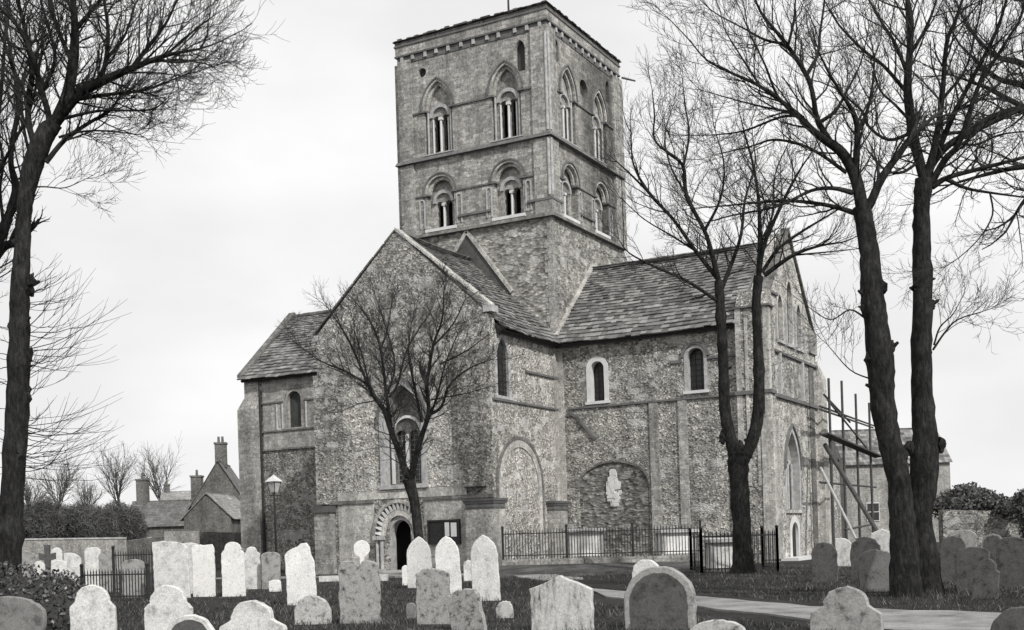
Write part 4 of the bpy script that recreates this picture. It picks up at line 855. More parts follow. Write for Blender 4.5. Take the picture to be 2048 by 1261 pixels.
tree('bare tree outside the right edge reaching dark boughs into view', 26,
    [[(2230, 1200, 34), (2220, 900, 28), (2200, 600, 24), (2180, 400, 20)]],
    [[(2185, 400, 15), (2140, 280, 12), (2060, 222, 9), (1990, 232, 6), (1930, 262, 4), (1880, 270, 2)], [(2190, 420, 14), (2120, 190, 10), (2048, 130, 7), (1990, 112, 5), (1940, 60, 3), (1910, 0, 2)],
     [(2140, 280, 9), (2060, 180, 7), (2000, 160, 5), (1950, 120, 3), (1920, 90, 2)], [(2180, 450, 10), (2100, 340, 8), (2040, 335, 6), (1970, 350, 4), (1900, 370, 2)], [(2180, 400, 12), (2150, 200, 9), (2080, 60, 6), (2040, -20, 4)],
     [(2060, 222, 6), (2000, 190, 5), (1960, 170, 3), (1900, 150, 1.8)], [(2100, 340, 5), (2050, 400, 4), (2030, 430, 3)]],
    seed=41, spacing=.2, tw=1.1, dens=1.1, group='tall bare trees in the churchyard')
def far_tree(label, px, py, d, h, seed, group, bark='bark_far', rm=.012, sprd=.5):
    rng = np.random.default_rng(seed); base = np.array(at(px, py, d)); root = thing('bare_tree', label, 'tree', base, 0, group); out = {1: [], 2: [], 3: []}
    tp = [np.array([0, 0, -1.]), np.array([.05, 0, .15 * h]), np.array([.0, .05, .3 * h])]
    V, Q = tube_mesh([(smooth([np.r_[q, 1] for q in tp])[:, :3], np.linspace(.2, .13, 9))], 8); quads('trunk', V, Q, bark, root)
    for i in range(13):
        a = rng.uniform(0, 6.28); s = rng.uniform(.15, sprd + .2); dr = np.array([math.cos(a) * s, math.sin(a) * s, 1.]); dr /= np.linalg.norm(dr)
        grow(out, rng, np.array([0, 0, .3 * h * rng.uniform(.5, 1)]), dr, h * rng.uniform(.5, .72), .06, 1, .08, .1, 1.3, 3, rm)
    V, Q = tube_mesh([q for l in (1, 2, 3) for q in out[l]], 3); o = quads('crown', V, Q, bark, root, False); return root
FT = 'far bare trees behind the cottages'
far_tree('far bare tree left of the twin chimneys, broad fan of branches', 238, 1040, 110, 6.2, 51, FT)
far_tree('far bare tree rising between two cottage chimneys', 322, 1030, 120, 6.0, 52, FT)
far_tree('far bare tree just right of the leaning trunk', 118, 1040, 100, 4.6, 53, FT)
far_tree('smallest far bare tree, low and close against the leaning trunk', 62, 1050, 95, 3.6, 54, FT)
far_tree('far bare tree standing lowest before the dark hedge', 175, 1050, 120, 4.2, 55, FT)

# ------------------------------------------------------------------ hedges and ivy
def leafmass(name, label, cat, blobs, n, size, mat, kind=None, group=None, thin=0):
    """blobs: (centre, radii) ; leaves scattered over and inside the surfaces"""
    rng = np.random.default_rng(len(label) + n); c0 = np.array(blobs[0][0]); root = thing(name, label, cat, c0, 0, group)
    wts = np.array([r[0] * r[2] + r[1] * r[2] for _, r in blobs]); wts = wts / wts.sum(); P = []
    for (c, r), wt in zip(blobs, wts):
        k = int(n * wt); v = rng.normal(size=(k, 3)); v /= np.linalg.norm(v, axis=1)[:, None]; f = rng.uniform(.82, 1.06, (k, 1)); P.append(np.array(c) + v * np.array(r) * f)
    P = np.concatenate(P); P = P[P[:, 2] > .0]; k = len(P)
    a = rng.normal(size=(k, 3)); a /= np.linalg.norm(a, axis=1)[:, None]; b = np.cross(a, rng.normal(size=(k, 3))); b /= np.linalg.norm(b, axis=1)[:, None]
    s = size * rng.uniform(.6, 1.4, (k, 1)); a *= s; b *= s * (thin or .7)
    V = np.stack([P - a, P - b * .9 + a * .1, P + a, P + b * .9 + a * .1], 1).reshape(-1, 3) - c0; quads('leaves', V, np.arange(4 * k).reshape(-1, 4), mat, root, False)
    bm = bmesh.new()
    for (c, r) in blobs:
        g_ = bmesh.ops.create_icosphere(bm, subdivisions=3, radius=1)
        for v in g_['verts']: v.co = Vector((v.co.x * r[0], v.co.y * r[1], v.co.z * r[2])) * random.uniform(.78, .86) + Vector(np.array(c) - c0)
    obj('stems', bm, 'bark_thin', root); return root
def P3(px, py, d): return np.array(at(px, py, d))
c = [(P3(40, 1235, 21), (1.0, 1.0, .9)), (P3(-60, 1230, 21), (1.2, 1.0, 1.0)), (P3(115, 1250, 20.5), (.6, .7, .62)), (P3(110, 1200, 23), (.62, .7, .55))]
leafmass('ivy_mound', 'dark glossy ivy mound at the foot of the leaning tree', 'ivy', c, 9000, .035, 'leaf_ivy')
c = [(P3(15 + i * 24 + random.uniform(-8, 8), 1062 + random.uniform(-8, 8) - (14 if i % 3 == 0 else 0), 74 + random.uniform(-2, 2)), (1.0, 1.0, 1.3 + random.uniform(0, .5))) for i in range(11)]
leafmass('hedge', 'dark overgrown hedge behind the pale low wall at the left', 'hedge', c, 26000, .26, 'scrub', thin=.06)
c = [(P3(x, y, 52), (1.0, 1.0, h)) for x, y, h in ((1905, 1012, .62), (1935, 1000, .72), (1965, 1010, .62), (2000, 1022, .62), (2035, 1028, .66), (2075, 1036, .66), (2110, 1040, .7))]
leafmass('hedge', 'dark clipped hedge topping the wall at the far right', 'hedge', c, 5000, .08, 'scrub')
c = [(P3(x, y, 50), (.5, .5, h)) for x, y, h in ((2050, 1010, .7), (2065, 1060, 1.0))]
leafmass('bush', 'dark upright bush at the right edge by the wall end', 'bush', c, 1500, .07, 'scrub')

# ------------------------------------------------------------------ cottages, walls
def gable_house(label, cat, c, wdt, dpt, eave, ridge, wallm, roofm, rz, along=False, chimneys=(), windows=(), group=None):
    """ridge runs along local x when along else along local y"""
    r = thing('cottage', label, cat, (c[0], c[1], 0), rz, group); w2, d2 = wdt / 2, dpt / 2
    bm = bmesh.new()
    if along: prof = [(-d2, -.5), (d2, -.5), (d2, eave), (0, ridge), (-d2, eave)]; P = lambda q, s: (s * w2, q[0], q[1])
    else: prof = [(-w2, -.5), (w2, -.5), (w2, eave), (0, ridge), (-w2, eave)]; P = lambda q, s: (q[0], s * d2, q[1])
    A = [bm.verts.new(P(q, -1)) for q in prof]; B = [bm.verts.new(P(q, 1)) for q in prof]; bm.faces.new(A); bm.faces.new(B[::-1])
    for i in range(5): bm.faces.new((A[i], A[(i + 1) % 5], B[(i + 1) % 5], B[i]))
    obj('wall', bm, wallm, r)
    for s in (-1, 1):
        bm = bmesh.new(); h = d2 if along else w2; e_ = .25; k = (ridge - eave) / h; n = 15; ln = (w2 if along else d2) + .12
        for i in range(n):
            t0, t1 = i / n, (i + 1) / n + .03; a0, a1 = (h + e_) * (1 - t0) * s, (h + e_) * (1 - t1) * s; z0, z1 = ridge - abs(a0) * k, ridge - (abs(a1) if t1 < 1 else 0) * k
            m_ = int(ln * 2 / .24); 
            for j in range(m_):
                x0, x1 = -ln + 2 * ln * j / m_, -ln + 2 * ln * (j + 1) / m_ - .01
                q = [(x0, a0, z0 + .06), (x1, a0, z0 + .06), (x1, a1, z1 + .03), (x0, a1, z1 + .03)]; q2 = [(a, b, z + .05) for a, b, z in q]
                pts = q + q2; hexa(bm, pts if along else [(b, a, z) for a, b, z in pts])
        obj('roof', bm, roofm, r)
    for (x, y, z0, z1, w_, pots) in chimneys:
        bm = bmesh.new(); box(bm, x - w_ / 2, x + w_ / 2, y - w_ / 2, y + w_ / 2, z0, z1); box(bm, x - w_ / 2 - .06, x + w_ / 2 + .06, y - w_ / 2 - .06, y + w_ / 2 + .06, z1, z1 + .14); ch = obj('chimney', bm, 'house_brick', r)
        for i in range(pots): 
            bm = bmesh.new(); xx = x + (i - (pots - 1) / 2) * .3; cyl(bm, (xx, y, z1 + .14), (xx, y, z1 + .62), .11, .09); obj('chimney_pot', bm, 'house_brick', ch)
    for (x, y, z, w_, h_) in windows:
        bm = bmesh.new(); box(bm, x - w_ / 2, x + w_ / 2, y - .06, y + .03, z, z + h_); wi = obj('window', bm, 'white_stone', r)
        bm = bmesh.new()
        for sx in (-1, 1): box(bm, x + sx * w_ / 4 - w_ / 5, x + sx * w_ / 4 + w_ / 5, y - .08, y - .02, z + .06, z + h_ / 2 - .03); box(bm, x + sx * w_ / 4 - w_ / 5, x + sx * w_ / 4 + w_ / 5, y - .08, y - .02, z + h_ / 2 + .03, z + h_ - .06)
        obj('pane', bm, 'glass', wi)
    return r
def zz(px, py, d): return at(px, py, d).z
RZ = math.atan2(RIGHT.y, RIGHT.x)
gable_house('tall steep gabled cottage with double chimney touching the church at the left', 'cottage', at(450, 1000, 97), 4.2, 7, zz(400, 1012, 95), zz(450, 925, 95), 'house_brick', 'slate_house', RZ + .1, chimneys=((0, -1.5, zz(450, 935, 95), zz(450, 888, 95), .85, 2),), windows=((-1, -3.5, 3.0, .8, 1.2),))
gable_house('low cottage wing with pale gable edge in front of the steep gabled cottage', 'cottage', at(440, 1000, 84), 3.3, 5, zz(400, 1036, 82), zz(441, 988, 82), 'house_brick', 'slate_pale', RZ - .12, chimneys=(), windows=((.6, -2.5, 1.2, .7, 1.0),))
gable_house('long dark low cottage with a tall chimney at each end', 'cottage', at(331, 1000, 100), 5.2, 5, zz(331, 1050, 97), zz(331, 1003, 100), 'house_brick', 'slate_house', RZ, True, chimneys=((-1.85, 0, 3, zz(285, 962, 100), .85, 1), (2.65, 0, 3, zz(397, 955, 100), .85, 1)), windows=((-.9, -2.5, 1.2, .8, 1.0), (.9, -2.5, 1.2, .8, 1.0)))
gable_house('farther cottage with a pale roof seen above the long dark cottage', 'cottage', at(362, 1000, 118), 3.4, 4, zz(362, 1010, 116), zz(362, 984, 118), 'house_brick', 'slate_pale', RZ + .15, True, chimneys=((-1.3, 0, 3.5, zz(338, 972, 118), .5, 1),))
gable_house('pale rendered cottage behind the wooden scaffolding', 'cottage', at(1770, 1000, 88), 7.4, 6, zz(1770, 925, 85), zz(1770, 860, 88), 'house_render', 'slate', RZ, True, chimneys=((3.55, -.5, 3, zz(1872, 888, 88), .8, 1),), windows=((-1.8, -3, 1.6, .9, 1.3), (-.2, -3, 4.2, .9, 1.1)))
def fwall(label, pts, th, mat, cap=None, name='boundary_wall', cat='wall'):
    """wall through (point, top z)"""
    c0 = pts[0][0]; r = thing(name, label, cat, (c0.x, c0.y, 0)); bm = bmesh.new(); bc = bmesh.new()
    for (a, za), (b, zb) in zip(pts, pts[1:]):
        a2, b2 = Vector((a.x, a.y, 0)) - r.location, Vector((b.x, b.y, 0)) - r.location; dv = (b2 - a2).normalized(); n = Vector((-dv.y, dv.x, 0)) * th / 2
        hexa(bm, [a2 - n - UP * .4, b2 - n - UP * .4, b2 + n - UP * .4, a2 + n - UP * .4, a2 - n + UP * za, b2 - n + UP * zb, b2 + n + UP * zb, a2 + n + UP * za])
        if cap: n2 = n * 1.3; hexa(bc, [a2 - n2 + UP * za, b2 - n2 + UP * zb, b2 + n2 + UP * zb, a2 + n2 + UP * za] + [a2 - n2 + UP * (za + .08), b2 - n2 + UP * (zb + .08), b2 + n2 + UP * (zb + .08), a2 + n2 + UP * (za + .08)])
    obj('wall_face', bm, mat, r)
    if cap: obj('coping', bc, cap, r)
    else: bc.free()
    return r
fwall('long low pale rendered wall before the hedge at the left', [(at(-60, 1080, 58), zz(-60, 1084, 58)), (at(30, 1080, 60), zz(30, 1081, 60)), (at(250, 1080, 64), zz(250, 1078, 64))], .3, 'house_render', 'dressed_stone')
fwall('darker brick wall joining the pale low wall to the cottages', [(at(252, 1080, 64.3), zz(252, 1082, 64)), (at(400, 1080, 72), zz(400, 1064, 72)), (at(500, 1080, 74), zz(500, 1066, 74))], .3, 'house_brick')
fwall('short pale wall panel in front of the cottages', [(at(330, 1070, 63), zz(330, 1063, 63)), (at(398, 1070, 63), zz(398, 1062, 63))], .25, 'house_render')
fwall('weathered pale wall under the clipped hedge at the far right', [(at(1882, 1060, 51), zz(1882, 1020, 51)), (at(1990, 1060, 51.5), zz(1990, 1022, 51.5)), (at(2150, 1060, 51.5), zz(2150, 1036, 51.5))], .35, 'flint_dark')

# ------------------------------------------------------------------ scaffolding
sc_ = thing('scaffolding', 'wooden pole scaffolding with props beside the right side of the church', 'scaffolding', at(1690, 1110, 55))
def pole(name, a, b, r, mat='pole_wood'):
    bm = bmesh.new(); cyl(bm, Vector(a) - sc_.location, Vector(b) - sc_.location, r, r * .85, 8); return obj(name, bm, mat, sc_)
for (x0, yt, d) in ((1657, 757, 52), (1683, 762, 54.5), (1711, 788, 57), (1738, 806, 59.5)):
    a = at(x0, yt, d); pole('pole', (a.x, a.y, -.2), a, .065)
    b = a + RIGHT * .9 + FWD * .5; 
for (xa_, ya_, da, xb_, yb_, db) in ((1640, 813, 51, 1748, 852, 60.5), (1640, 819, 51, 1746, 856, 60.5), (1640, 868, 51, 1750, 915, 60.5), (1640, 965, 51, 1752, 975, 60.5), (1648, 790, 52, 1700, 845, 57)): pole('ledger', at(xa_, ya_, da), at(xb_, yb_, db), .05)
pole('prop', at(1641, 936, 51), at(1712, 1078, 48), .06, 'pale_wood'); pole('prop', at(1650, 890, 52), at(1756, 1066, 48), .1)
pole('brace', at(1655, 800, 52), at(1740, 905, 59), .045); pole('brace', at(1690, 1060, 50), at(1740, 1050, 55), .05)
bm = bmesh.new(); hexa(bm, [Vector(q) - sc_.location for q in (at(1642, 872, 51), at(1750, 917, 60), at(1765, 914, 60), at(1658, 868, 50.8), at(1642, 869, 51), at(1750, 914, 60), at(1765, 911, 60), at(1658, 865, 50.8))]); obj('plank', bm, 'pole_wood', sc_)

# ------------------------------------------------------------------ railings, tombs, lamp, board
def railing(label, pts, zb, zt, sp=.13, group=None, postr=.03, name='iron_railing'):
    c0 = Vector((pts[0].x, pts[0].y, 0)); r = thing(name, label, 'railing', (c0.x, c0.y, 0), 0, group)
    bars = bmesh.new(); rails = bmesh.new()
    for a, b in zip(pts, pts[1:]):
        a, b = Vector((a.x, a.y, 0)) - c0, Vector((b.x, b.y, 0)) - c0; L_ = (b - a).length; dv = (b - a) / L_; n = int(L_ / (sp * (2.6 if abs(dv.dot(FWD)) > .9 else 1))); nv = Vector((-dv.y, dv.x, 0))
        for zr in (zb + .1, zt - .14): hexa(rails, [a - nv * .012 + UP * zr, b - nv * .012 + UP * zr, b + nv * .012 + UP * zr, a + nv * .012 + UP * zr, a - nv * .012 + UP * (zr + .035), b - nv * .012 + UP * (zr + .035), b + nv * .012 + UP * (zr + .035), a + nv * .012 + UP * (zr + .035)])
        for i in range(n + 1):
            q = a + dv * L_ * i / n; h = zt + random.uniform(-.01, .01); cyl(bars, q + UP * (zb - .1), q + UP * (h - .08), .015, n=5); cyl(bars, q + UP * (h - .08), q + UP * (h + .04), .02, .002, 5)
        k = max(1, int(L_ / 2))
        for i in range(k + 1):
            q = a + dv * L_ * i / k; bm = bmesh.new(); box(bm, q.x - postr, q.x + postr, q.y - postr, q.y + postr, zb - .2, zt + .08); bmesh.ops.create_icosphere(bm, subdivisions=2, radius=.055, matrix=Matrix.Translation(q + UP * (zt + .12))); obj('post', bm, 'iron', r)
    obj('bars', bars, 'iron', r); obj('rails', rails, 'iron', r); return r
A0, A1 = at(1006, 1100, 43.5), at(1402, 1100, 41.5); zb = zz(1200, 1114, 42.5)
railing('long black iron railing along the raised plinth before the transept', [A0, A1], zb, zz(1200, 1056, 42.5), .105)
dv = (A1 - A0); dv.z = 0; dv.normalize(); nv = Vector((-dv.y, dv.x, 0))
r = thing('plinth', 'low stone plinth carrying the long iron railing', 'plinth', (A0.x, A0.y, 0)); L_ = (A1 - A0).length
bm = bmesh.new(); a = Vector((0, 0, 0)); b = dv * (L_ + .2)
for i in range(12):
    q0, q1 = b * (i / 12), b * ((i + 1) / 12) - dv * .012; hexa(bm, [q0 - nv * .18 - UP * .2, q1 - nv * .18 - UP * .2, q1 + nv * .18 - UP * .2, q0 + nv * .18 - UP * .2, q0 - nv * .16 + UP * (zb - .02), q1 - nv * .16 + UP * (zb - .02), q1 + nv * .16 + UP * (zb - .02), q0 + nv * .16 + UP * (zb - .02)])
obj('kerb_stones', bm, 'ashlar', r)
bm = bmesh.new(); pl = [A0 + nv * .16, A1 + nv * .16, A1 + nv * 3.0, A0 + nv * 3.0]; hexa(bm, [(p.x, p.y, -.3) for p in pl] + [(p.x, p.y, zb - .08) for p in pl]); tag(obj('raised_bank', bm, 'turf_pale'), kind='structure')
# grassy slope in front of the plinth
bm = bmesh.new(); q = [A0 - nv * 4.2, A1 - nv * 3.4 + dv * .3, A1 - nv * .16, A0 - nv * .16]; hexa(bm, [(q[0].x, q[0].y, -.25), (q[1].x, q[1].y, -.25), (q[2].x, q[2].y, -.25), (q[3].x, q[3].y, -.25), (q[0].x, q[0].y, -.1), (q[1].x, q[1].y, -.1), (q[2].x, q[2].y, zb - .22), (q[3].x, q[3].y, zb - .22)]); tag(obj('grass_slope', bm, 'turf_pale'), kind='structure')
def tomb(label, c, wd, dp, h, z0, rz, mat='stone_pale', group='chest tombs behind the railings'):
    r = thing('chest_tomb', label, 'tomb', (c.x, c.y, z0), rz, group); bm = bmesh.new(); box(bm, -wd / 2 - .1, wd / 2 + .1, -dp / 2 - .1, dp / 2 + .1, -.3, .12); obj('base', bm, 'ashlar', r)
    bm = bmesh.new(); box(bm, -wd / 2 + .04, wd / 2 - .04, -dp / 2 + .04, dp / 2 - .04, .12, h - .1)
    obj('side_panels', bm, mat, r)
    for sx in (-1, 1):
        for sy in (-1, 1): bm = bmesh.new(); box(bm, sx * (wd / 2 - .06) - .06, sx * (wd / 2 - .06) + .06, sy * (dp / 2 - .06) - .06, sy * (dp / 2 - .06) + .06, .12, h - .1); obj('corner_pillar', bm, 'dressed_stone', r)
    bm = bmesh.new(); box(bm, -wd / 2 - .12, wd / 2 + .12, -dp / 2 - .12, dp / 2 + .12, h - .1, h); hexa(bm, [(-wd / 2 - .12, -dp / 2 - .12, h + .001), (wd / 2 + .12, -dp / 2 - .12, h + .001), (wd / 2 + .12, dp / 2 + .12, h + .001), (-wd / 2 - .12, dp / 2 + .12, h + .001), (-wd / 2, -dp / 2, h + .04), (wd / 2, -dp / 2, h + .04), (wd / 2, dp / 2, h + .04), (-wd / 2, dp / 2, h + .04)]); obj('slab', bm, 'dressed_stone', r)
    return r
tomb('pale chest tomb behind the long railing, left one nearest the stone pier', at(1169, 1100, 44.4), 1.25, .8, zz(1169, 1060, 44) - zb + .1, zb - .1, RZ + .15, 'marble')
tomb('pale chest tomb behind the long railing, right one nearest the forked tree', at(1353, 1100, 43.6), 1.3, .8, zz(1353, 1060, 43) - zb + .1, zb - .1, RZ + .2, 'marble')
E0, E1 = at(1404, 1145, 37.2), at(1556, 1145, 36.6)
railing('square black iron railing enclosing a tomb beside the forked tree', [E0 + FWD * 2.2, E0, E1, E1 + FWD * 2.2, E0 + FWD * 2.2], .0, zz(1480, 1064, 37), .115, postr=.035)
tomb('grey chest tomb inside the square iron railing', at(1452, 1140, 38.2), 1.1, .8, 1.02, 0, RZ + .05, 'stone_pale', None)
railing('low dark iron railing among the graves near the left hedge', [at(228, 1160, 36), at(310, 1160, 35)], .0, zz(260, 1102, 35.5), .11)
railing('rusty low railing in front of the low left graves', [at(165, 1190, 31), at(296, 1190, 30)], .0, zz(230, 1140, 30.5), .1)
# lamp
lp = at(553, 1130, 47.5); r = thing('street_lamp', 'old lantern on a slim dark post against the shaded wall', 'lamp', (lp.x, lp.y, 0)); zl = zz(553, 985, 47.5)
bm = bmesh.new(); cyl(bm, (0, 0, -.2), (0, 0, zl), .05, .035); cyl(bm, (0, 0, -.2), (0, 0, 1.0), .09, .08); obj('post', bm, 'iron', r)
bm = bmesh.new(); hexa(bm, [(-.11, -.11, zl), (.11, -.11, zl), (.11, .11, zl), (-.11, .11, zl), (-.19, -.19, zl + .42), (.19, -.19, zl + .42), (.19, .19, zl + .42), (-.19, .19, zl + .42)]); obj('lantern_glass', bm, 'dressed_stone', r)
bm = bmesh.new()
for sx in (-1, 1):
    for sy in (-1, 1): cyl(bm, (sx * .115, sy * .115, zl), (sx * .195, sy * .195, zl + .42), .014, n=6)
cyl(bm, (-.28, 0, zl - .12), (.28, 0, zl - .12), .015); obj('lantern_frame', bm, 'iron', r)
bm = bmesh.new(); b_ = [bm.verts.new(p) for p in ((-.25, -.25, zl + .42), (.25, -.25, zl + .42), (.25, .25, zl + .42), (-.25, .25, zl + .42))]; tp = bm.verts.new((0, 0, zl + .7)); [bm.faces.new((b_[i], b_[(i + 1) % 4], tp)) for i in range(4)]; bm.faces.new(b_[::-1]); obj('lantern_cap', bm, 'stone_pale', r)
# notice board
r = thing('notice_board', 'dark framed notice board with two white papers right of the west door', 'notice board', (-2.25, AV - .1, 0))
fr = Fr((0, 0, 0), (1, 0, 0), (0, -1, 0)); bm = bmesh.new(); fbox(bm, fr, -.68, .68, 1.15, 2.0, -.06, .03); obj('board', bm, 'dark_wood', r)
bm = bmesh.new()
for q in ((-.74, .74, 1.99, 2.06), (-.74, .74, 1.09, 1.16), (-.74, -.67, 1.16, 1.99), (.67, .74, 1.16, 1.99), (-.02, .02, 1.16, 1.99)): fbox(bm, fr, *q, -.06, .07)
obj('frame', bm, 'iron', r)
for q in ((.06, .26, 1.4, 1.95), (.34, .6, 1.38, 1.93)): bm = bmesh.new(); fbox(bm, fr, *q, .03, .045); obj('paper', bm, 'paper', r)

# ------------------------------------------------------------------ gravestones
def outline(kind, W, H, seed=0):
    rn = random.Random(seed); w2 = W / 2
    if kind == 'round': p = archpath(0, w2, 0, H - w2 * .95, 'round', .95, 18)
    elif kind == 'lowround': p = archpath(0, w2, 0, H - w2 * .45, 'round', .45, 18)
    elif kind == 'pointed': p = archpath(0, w2, 0, H - w2 * 1.35, 'pointed', .83, 18)
    elif kind == 'gable': p = [(-w2, 0), (-w2, H - W * .2), (-w2 * .45, H - W * .09), (0, H), (w2 * .45, H - W * .09), (w2, H - W * .2), (w2, 0)]
    elif kind == 'square': p = [(-w2, 0), (-w2, H - .02), (-w2 * .4, H), (w2 * .3, H - .03), (w2 * .75, H - .1), (w2, H - .2), (w2, 0)]
    elif kind == 'flat': p = [(-w2, 0), (-w2, H - .08)] + [(-w2 * .8 + w2 * 1.6 * i / 6, H - .01 * (i % 2)) for i in range(7)] + [(w2, H - .08), (w2, 0)]
    elif kind == 'double': p = [(-w2, 0), (-w2, H - W * .28)] + [(-w2 * .5 + w2 * .5 * math.cos(a), H - W * .24 + W * .22 * math.sin(a)) for a in [math.pi * (1 - i / 6) for i in range(6)]] + [(0, H - W * .2)] + [(w2 * .5 + w2 * .5 * math.cos(a), H - W * .24 + W * .22 * math.sin(a)) for a in [math.pi * (1 - i / 6) for i in range(1, 7)]] + [(w2, 0)]
    elif kind == 'disc':
        p = [(-w2 * .3, 0), (-w2 * .3, H - W * 1.02)] + [(w2 * math.sin(a), H - w2 - w2 * math.cos(a)) for a in [-.35 - (2 * math.pi - .7) * i / 18 for i in range(19)]] + [(w2 * .3, H - W * 1.02), (w2 * .3, 0)]
    elif kind == 'peak': p = [(-w2, 0), (-w2, H - .24), (-w2 * .8, H - .16), (-w2 * .1, H - .06), (w2 * .15, H), (w2 * .5, H), (w2 * .72, H - .09), (w2 * .78, H - .26), (w2, H - .4), (w2 * 1.0, 0)]
    else:                                                            # shouldered
        r = w2 * (.74 if kind == 'shoulder' else .62); sh = H - r * .86 - (.05 if kind == 'shoulder' else .02)
        p = [(-w2, 0), (-w2, sh - W * .12), (-w2 * .97, sh - W * .08), (-r * 1.12, sh), (-r, sh + .02)] + [(r * math.cos(a), sh + .03 + (H - sh - .03) * math.sin(a)) for a in [math.pi * (1 - (i + .5) / 14) for i in range(14)]] + [(r, sh + .02), (r * 1.12, sh), (w2 * .97, sh - W * .08), (w2, sh - W * .12), (w2, 0)]
    p = dedupe(p); q = []
    for a, b in zip(p, p[1:] + p[:1]):         # subdivide long edges so wear can show
        n = max(1, int(math.hypot(b[0] - a[0], b[1] - a[1]) / .09)); q += [(a[0] + (b[0] - a[0]) * i / n, a[1] + (b[1] - a[1]) * i / n) for i in range(n)]
    return q
def stone(label, kind, px, top, W, H, d, mat, yaw=22, T=.09, tilt=0, fwd_=0, wear=.009, panel=None, name='gravestone', group='gravestones in the churchyard', sink=.25, base=None):
    p = at(px, top, d); zt = p.z; H = H if H else zt; z0 = zt - H if base is None else base
    n = (CAM - p); ang = math.atan2(n.y, n.x) - math.radians(yaw); rz = ang + math.pi / 2; H = zt - z0 + sink
    pts = outline(kind, W, H, len(label)); rn = random.Random(int(px * 7 + top)); pts = [(x + rn.uniform(-wear, wear) * (z > .3), z + rn.uniform(-wear, wear) * (z > .3)) for x, z in pts]
    cx_, cz_ = 0, H * .6; b = .013; fr = Fr((0, 0, 0), (1, 0, 0), (0, -1, 0)); m = len(pts)
    def ins(q, k): 
        dx, dz = q[0] - cx_, q[1] - cz_; l = math.hypot(dx, dz) + 1e-6; return (q[0] - dx / l * k, q[1] - dz / l * k)
    bm = bmesh.new(); rings = [[bm.verts.new(fr.p(*(ins(q, k)), dd) - UP * sink) for q in pts] for k, dd in ((b, -T / 2), (0, -T / 2 + b), (0, T / 2 - b), (b, T / 2))]
    for r0, r1 in zip(rings, rings[1:]):
        for i in range(m): bm.faces.new((r0[i], r0[(i + 1) % m], r1[(i + 1) % m], r1[i]))
    tris = tessellate_polygon([[Vector((q[0], q[1], 0)) for q in pts]])
    for t in tris:
        for rg in (rings[0], rings[-1]):
            try: bm.faces.new([rg[i] for i in t])
            except ValueError: pass
    loc = (p.x, p.y, z0); rot = (math.radians(fwd_), math.radians(tilt), rz)
    if panel:
        o = thing(name, label, 'gravestone', loc, 0, group); o.rotation_euler = rot; obj('stone', bm, mat, o)
        bm = bmesh.new(); k = .82; q = [(x * k, (z - H * .0) * k + (H - W / 2) * (1 - k)) for x, z in pts]; slab(bm, fr, [(x, z - sink) for x, z in q], T / 2 - .02, T / 2 + .012); obj('face_panel', bm, panel, o)
    else:
        o = obj(name, bm, mat); o.location = loc; o.rotation_euler = rot; tag(o, label, 'gravestone', group)
    return o
NW, FR, BK = 'white gravestones in the middle row', 'gravestones across the front', 'small gravestones at the far left'
S = stone
# front row
S('pale round-shouldered gravestone in front, leftmost beside the ivy mound', 'shoulder', 184, 1170, .70, None, 18.5, 'stone_pale', 20, group=FR)
S('pale broad gravestone with sharp shoulders, second from left in front', 'shoulder', 336, 1170, .73, None, 17.7, 'stone_pale', 22, group=FR)
S('dark round-topped gravestone with a light rim, low between two pale ones', 'round', 380, 1230, .74, None, 16.6, 'stone_pale', 24, group=FR, panel='stone_dark')
S('widest pale gravestone with scrolled shoulders at the bottom of the view', 'ogee', 504, 1201, .88, None, 15.2, 'stone_pale', 24, group=FR, T=.11)
S('small lumpy mottled gravestone right of the widest pale one', 'round', 624, 1191, .60, None, 19.6, 'stone_mottled', 18, wear=.012, group=FR)
S('grey lichened gravestone with a notched double-hump top', 'double', 717, 1119, .66, None, 19.4, 'stone_rough', 14, wear=.014, group=FR)
S('white disc-headed marker rising behind the notched double-hump gravestone', 'disc', 723, 1081, .42, None, 31, 'marble', 5, group=NW)
S('mottled grey gravestone with worn round top before the pointed white stones', 'lowround', 865, 1137, .54, None, 18.8, 'stone_rough', 16, wear=.018, group=FR)
S('leaning grey gravestone with a rough crumbling top', 'lowround', 936, 1179, .54, None, 17.4, 'stone_rough', 28, tilt=-9, wear=.022, group=FR)
S('tiny round mottled stump beside the leaning grey gravestone', 'round', 1009, 1202, .28, None, 20, 'stone_mottled', 10, wear=.012, group=FR)
S('tiny pale footstone left of the mottled grey gravestone', 'round', 822, 1206, .16, None, 20.4, 'stone_mid', 10, group=FR)
S('large streaked white gravestone with a dark low pointed top', 'gable', 1122, 1152, .90, None, 17, 'stone_streaked', 16, T=.12, wear=.012, group=FR)
S('largest gravestone, big dark round arch with pale rim', 'round', 1318, 1133, .98, None, 16.7, 'stone_grey', 14, T=.16, group=FR, panel='stone_dark')
S('small pale round gravestone peeping above the largest dark arched one', 'round', 1292, 1119, .5, None, 21, 'stone_pale', 16, group=FR)
S('broad weathered pale gravestone with hunched shoulders beside the path', 'ogee', 1691, 1174, .90, None, 15.3, 'stone_grey', 12, T=.12, wear=.012, group=FR)
S('dark round gravestone cut off by the bottom right corner', 'round', 2046, 1213, .72, None, 13.6, 'stone_dark', 10, group=FR)
S('lowest mottled pale round stone at the bottom, right of the largest arch', 'lowround', 1434, 1241, .68, None, 14.2, 'stone_mottled', 12, wear=.014, group=FR)
S('big grey rounded stone in the bottom left corner, leaning back over ivy', 'lowround', 20, 1192, 1.1, None, 18.4, 'stone_mid', 35, tilt=6, wear=.015, group=FR)
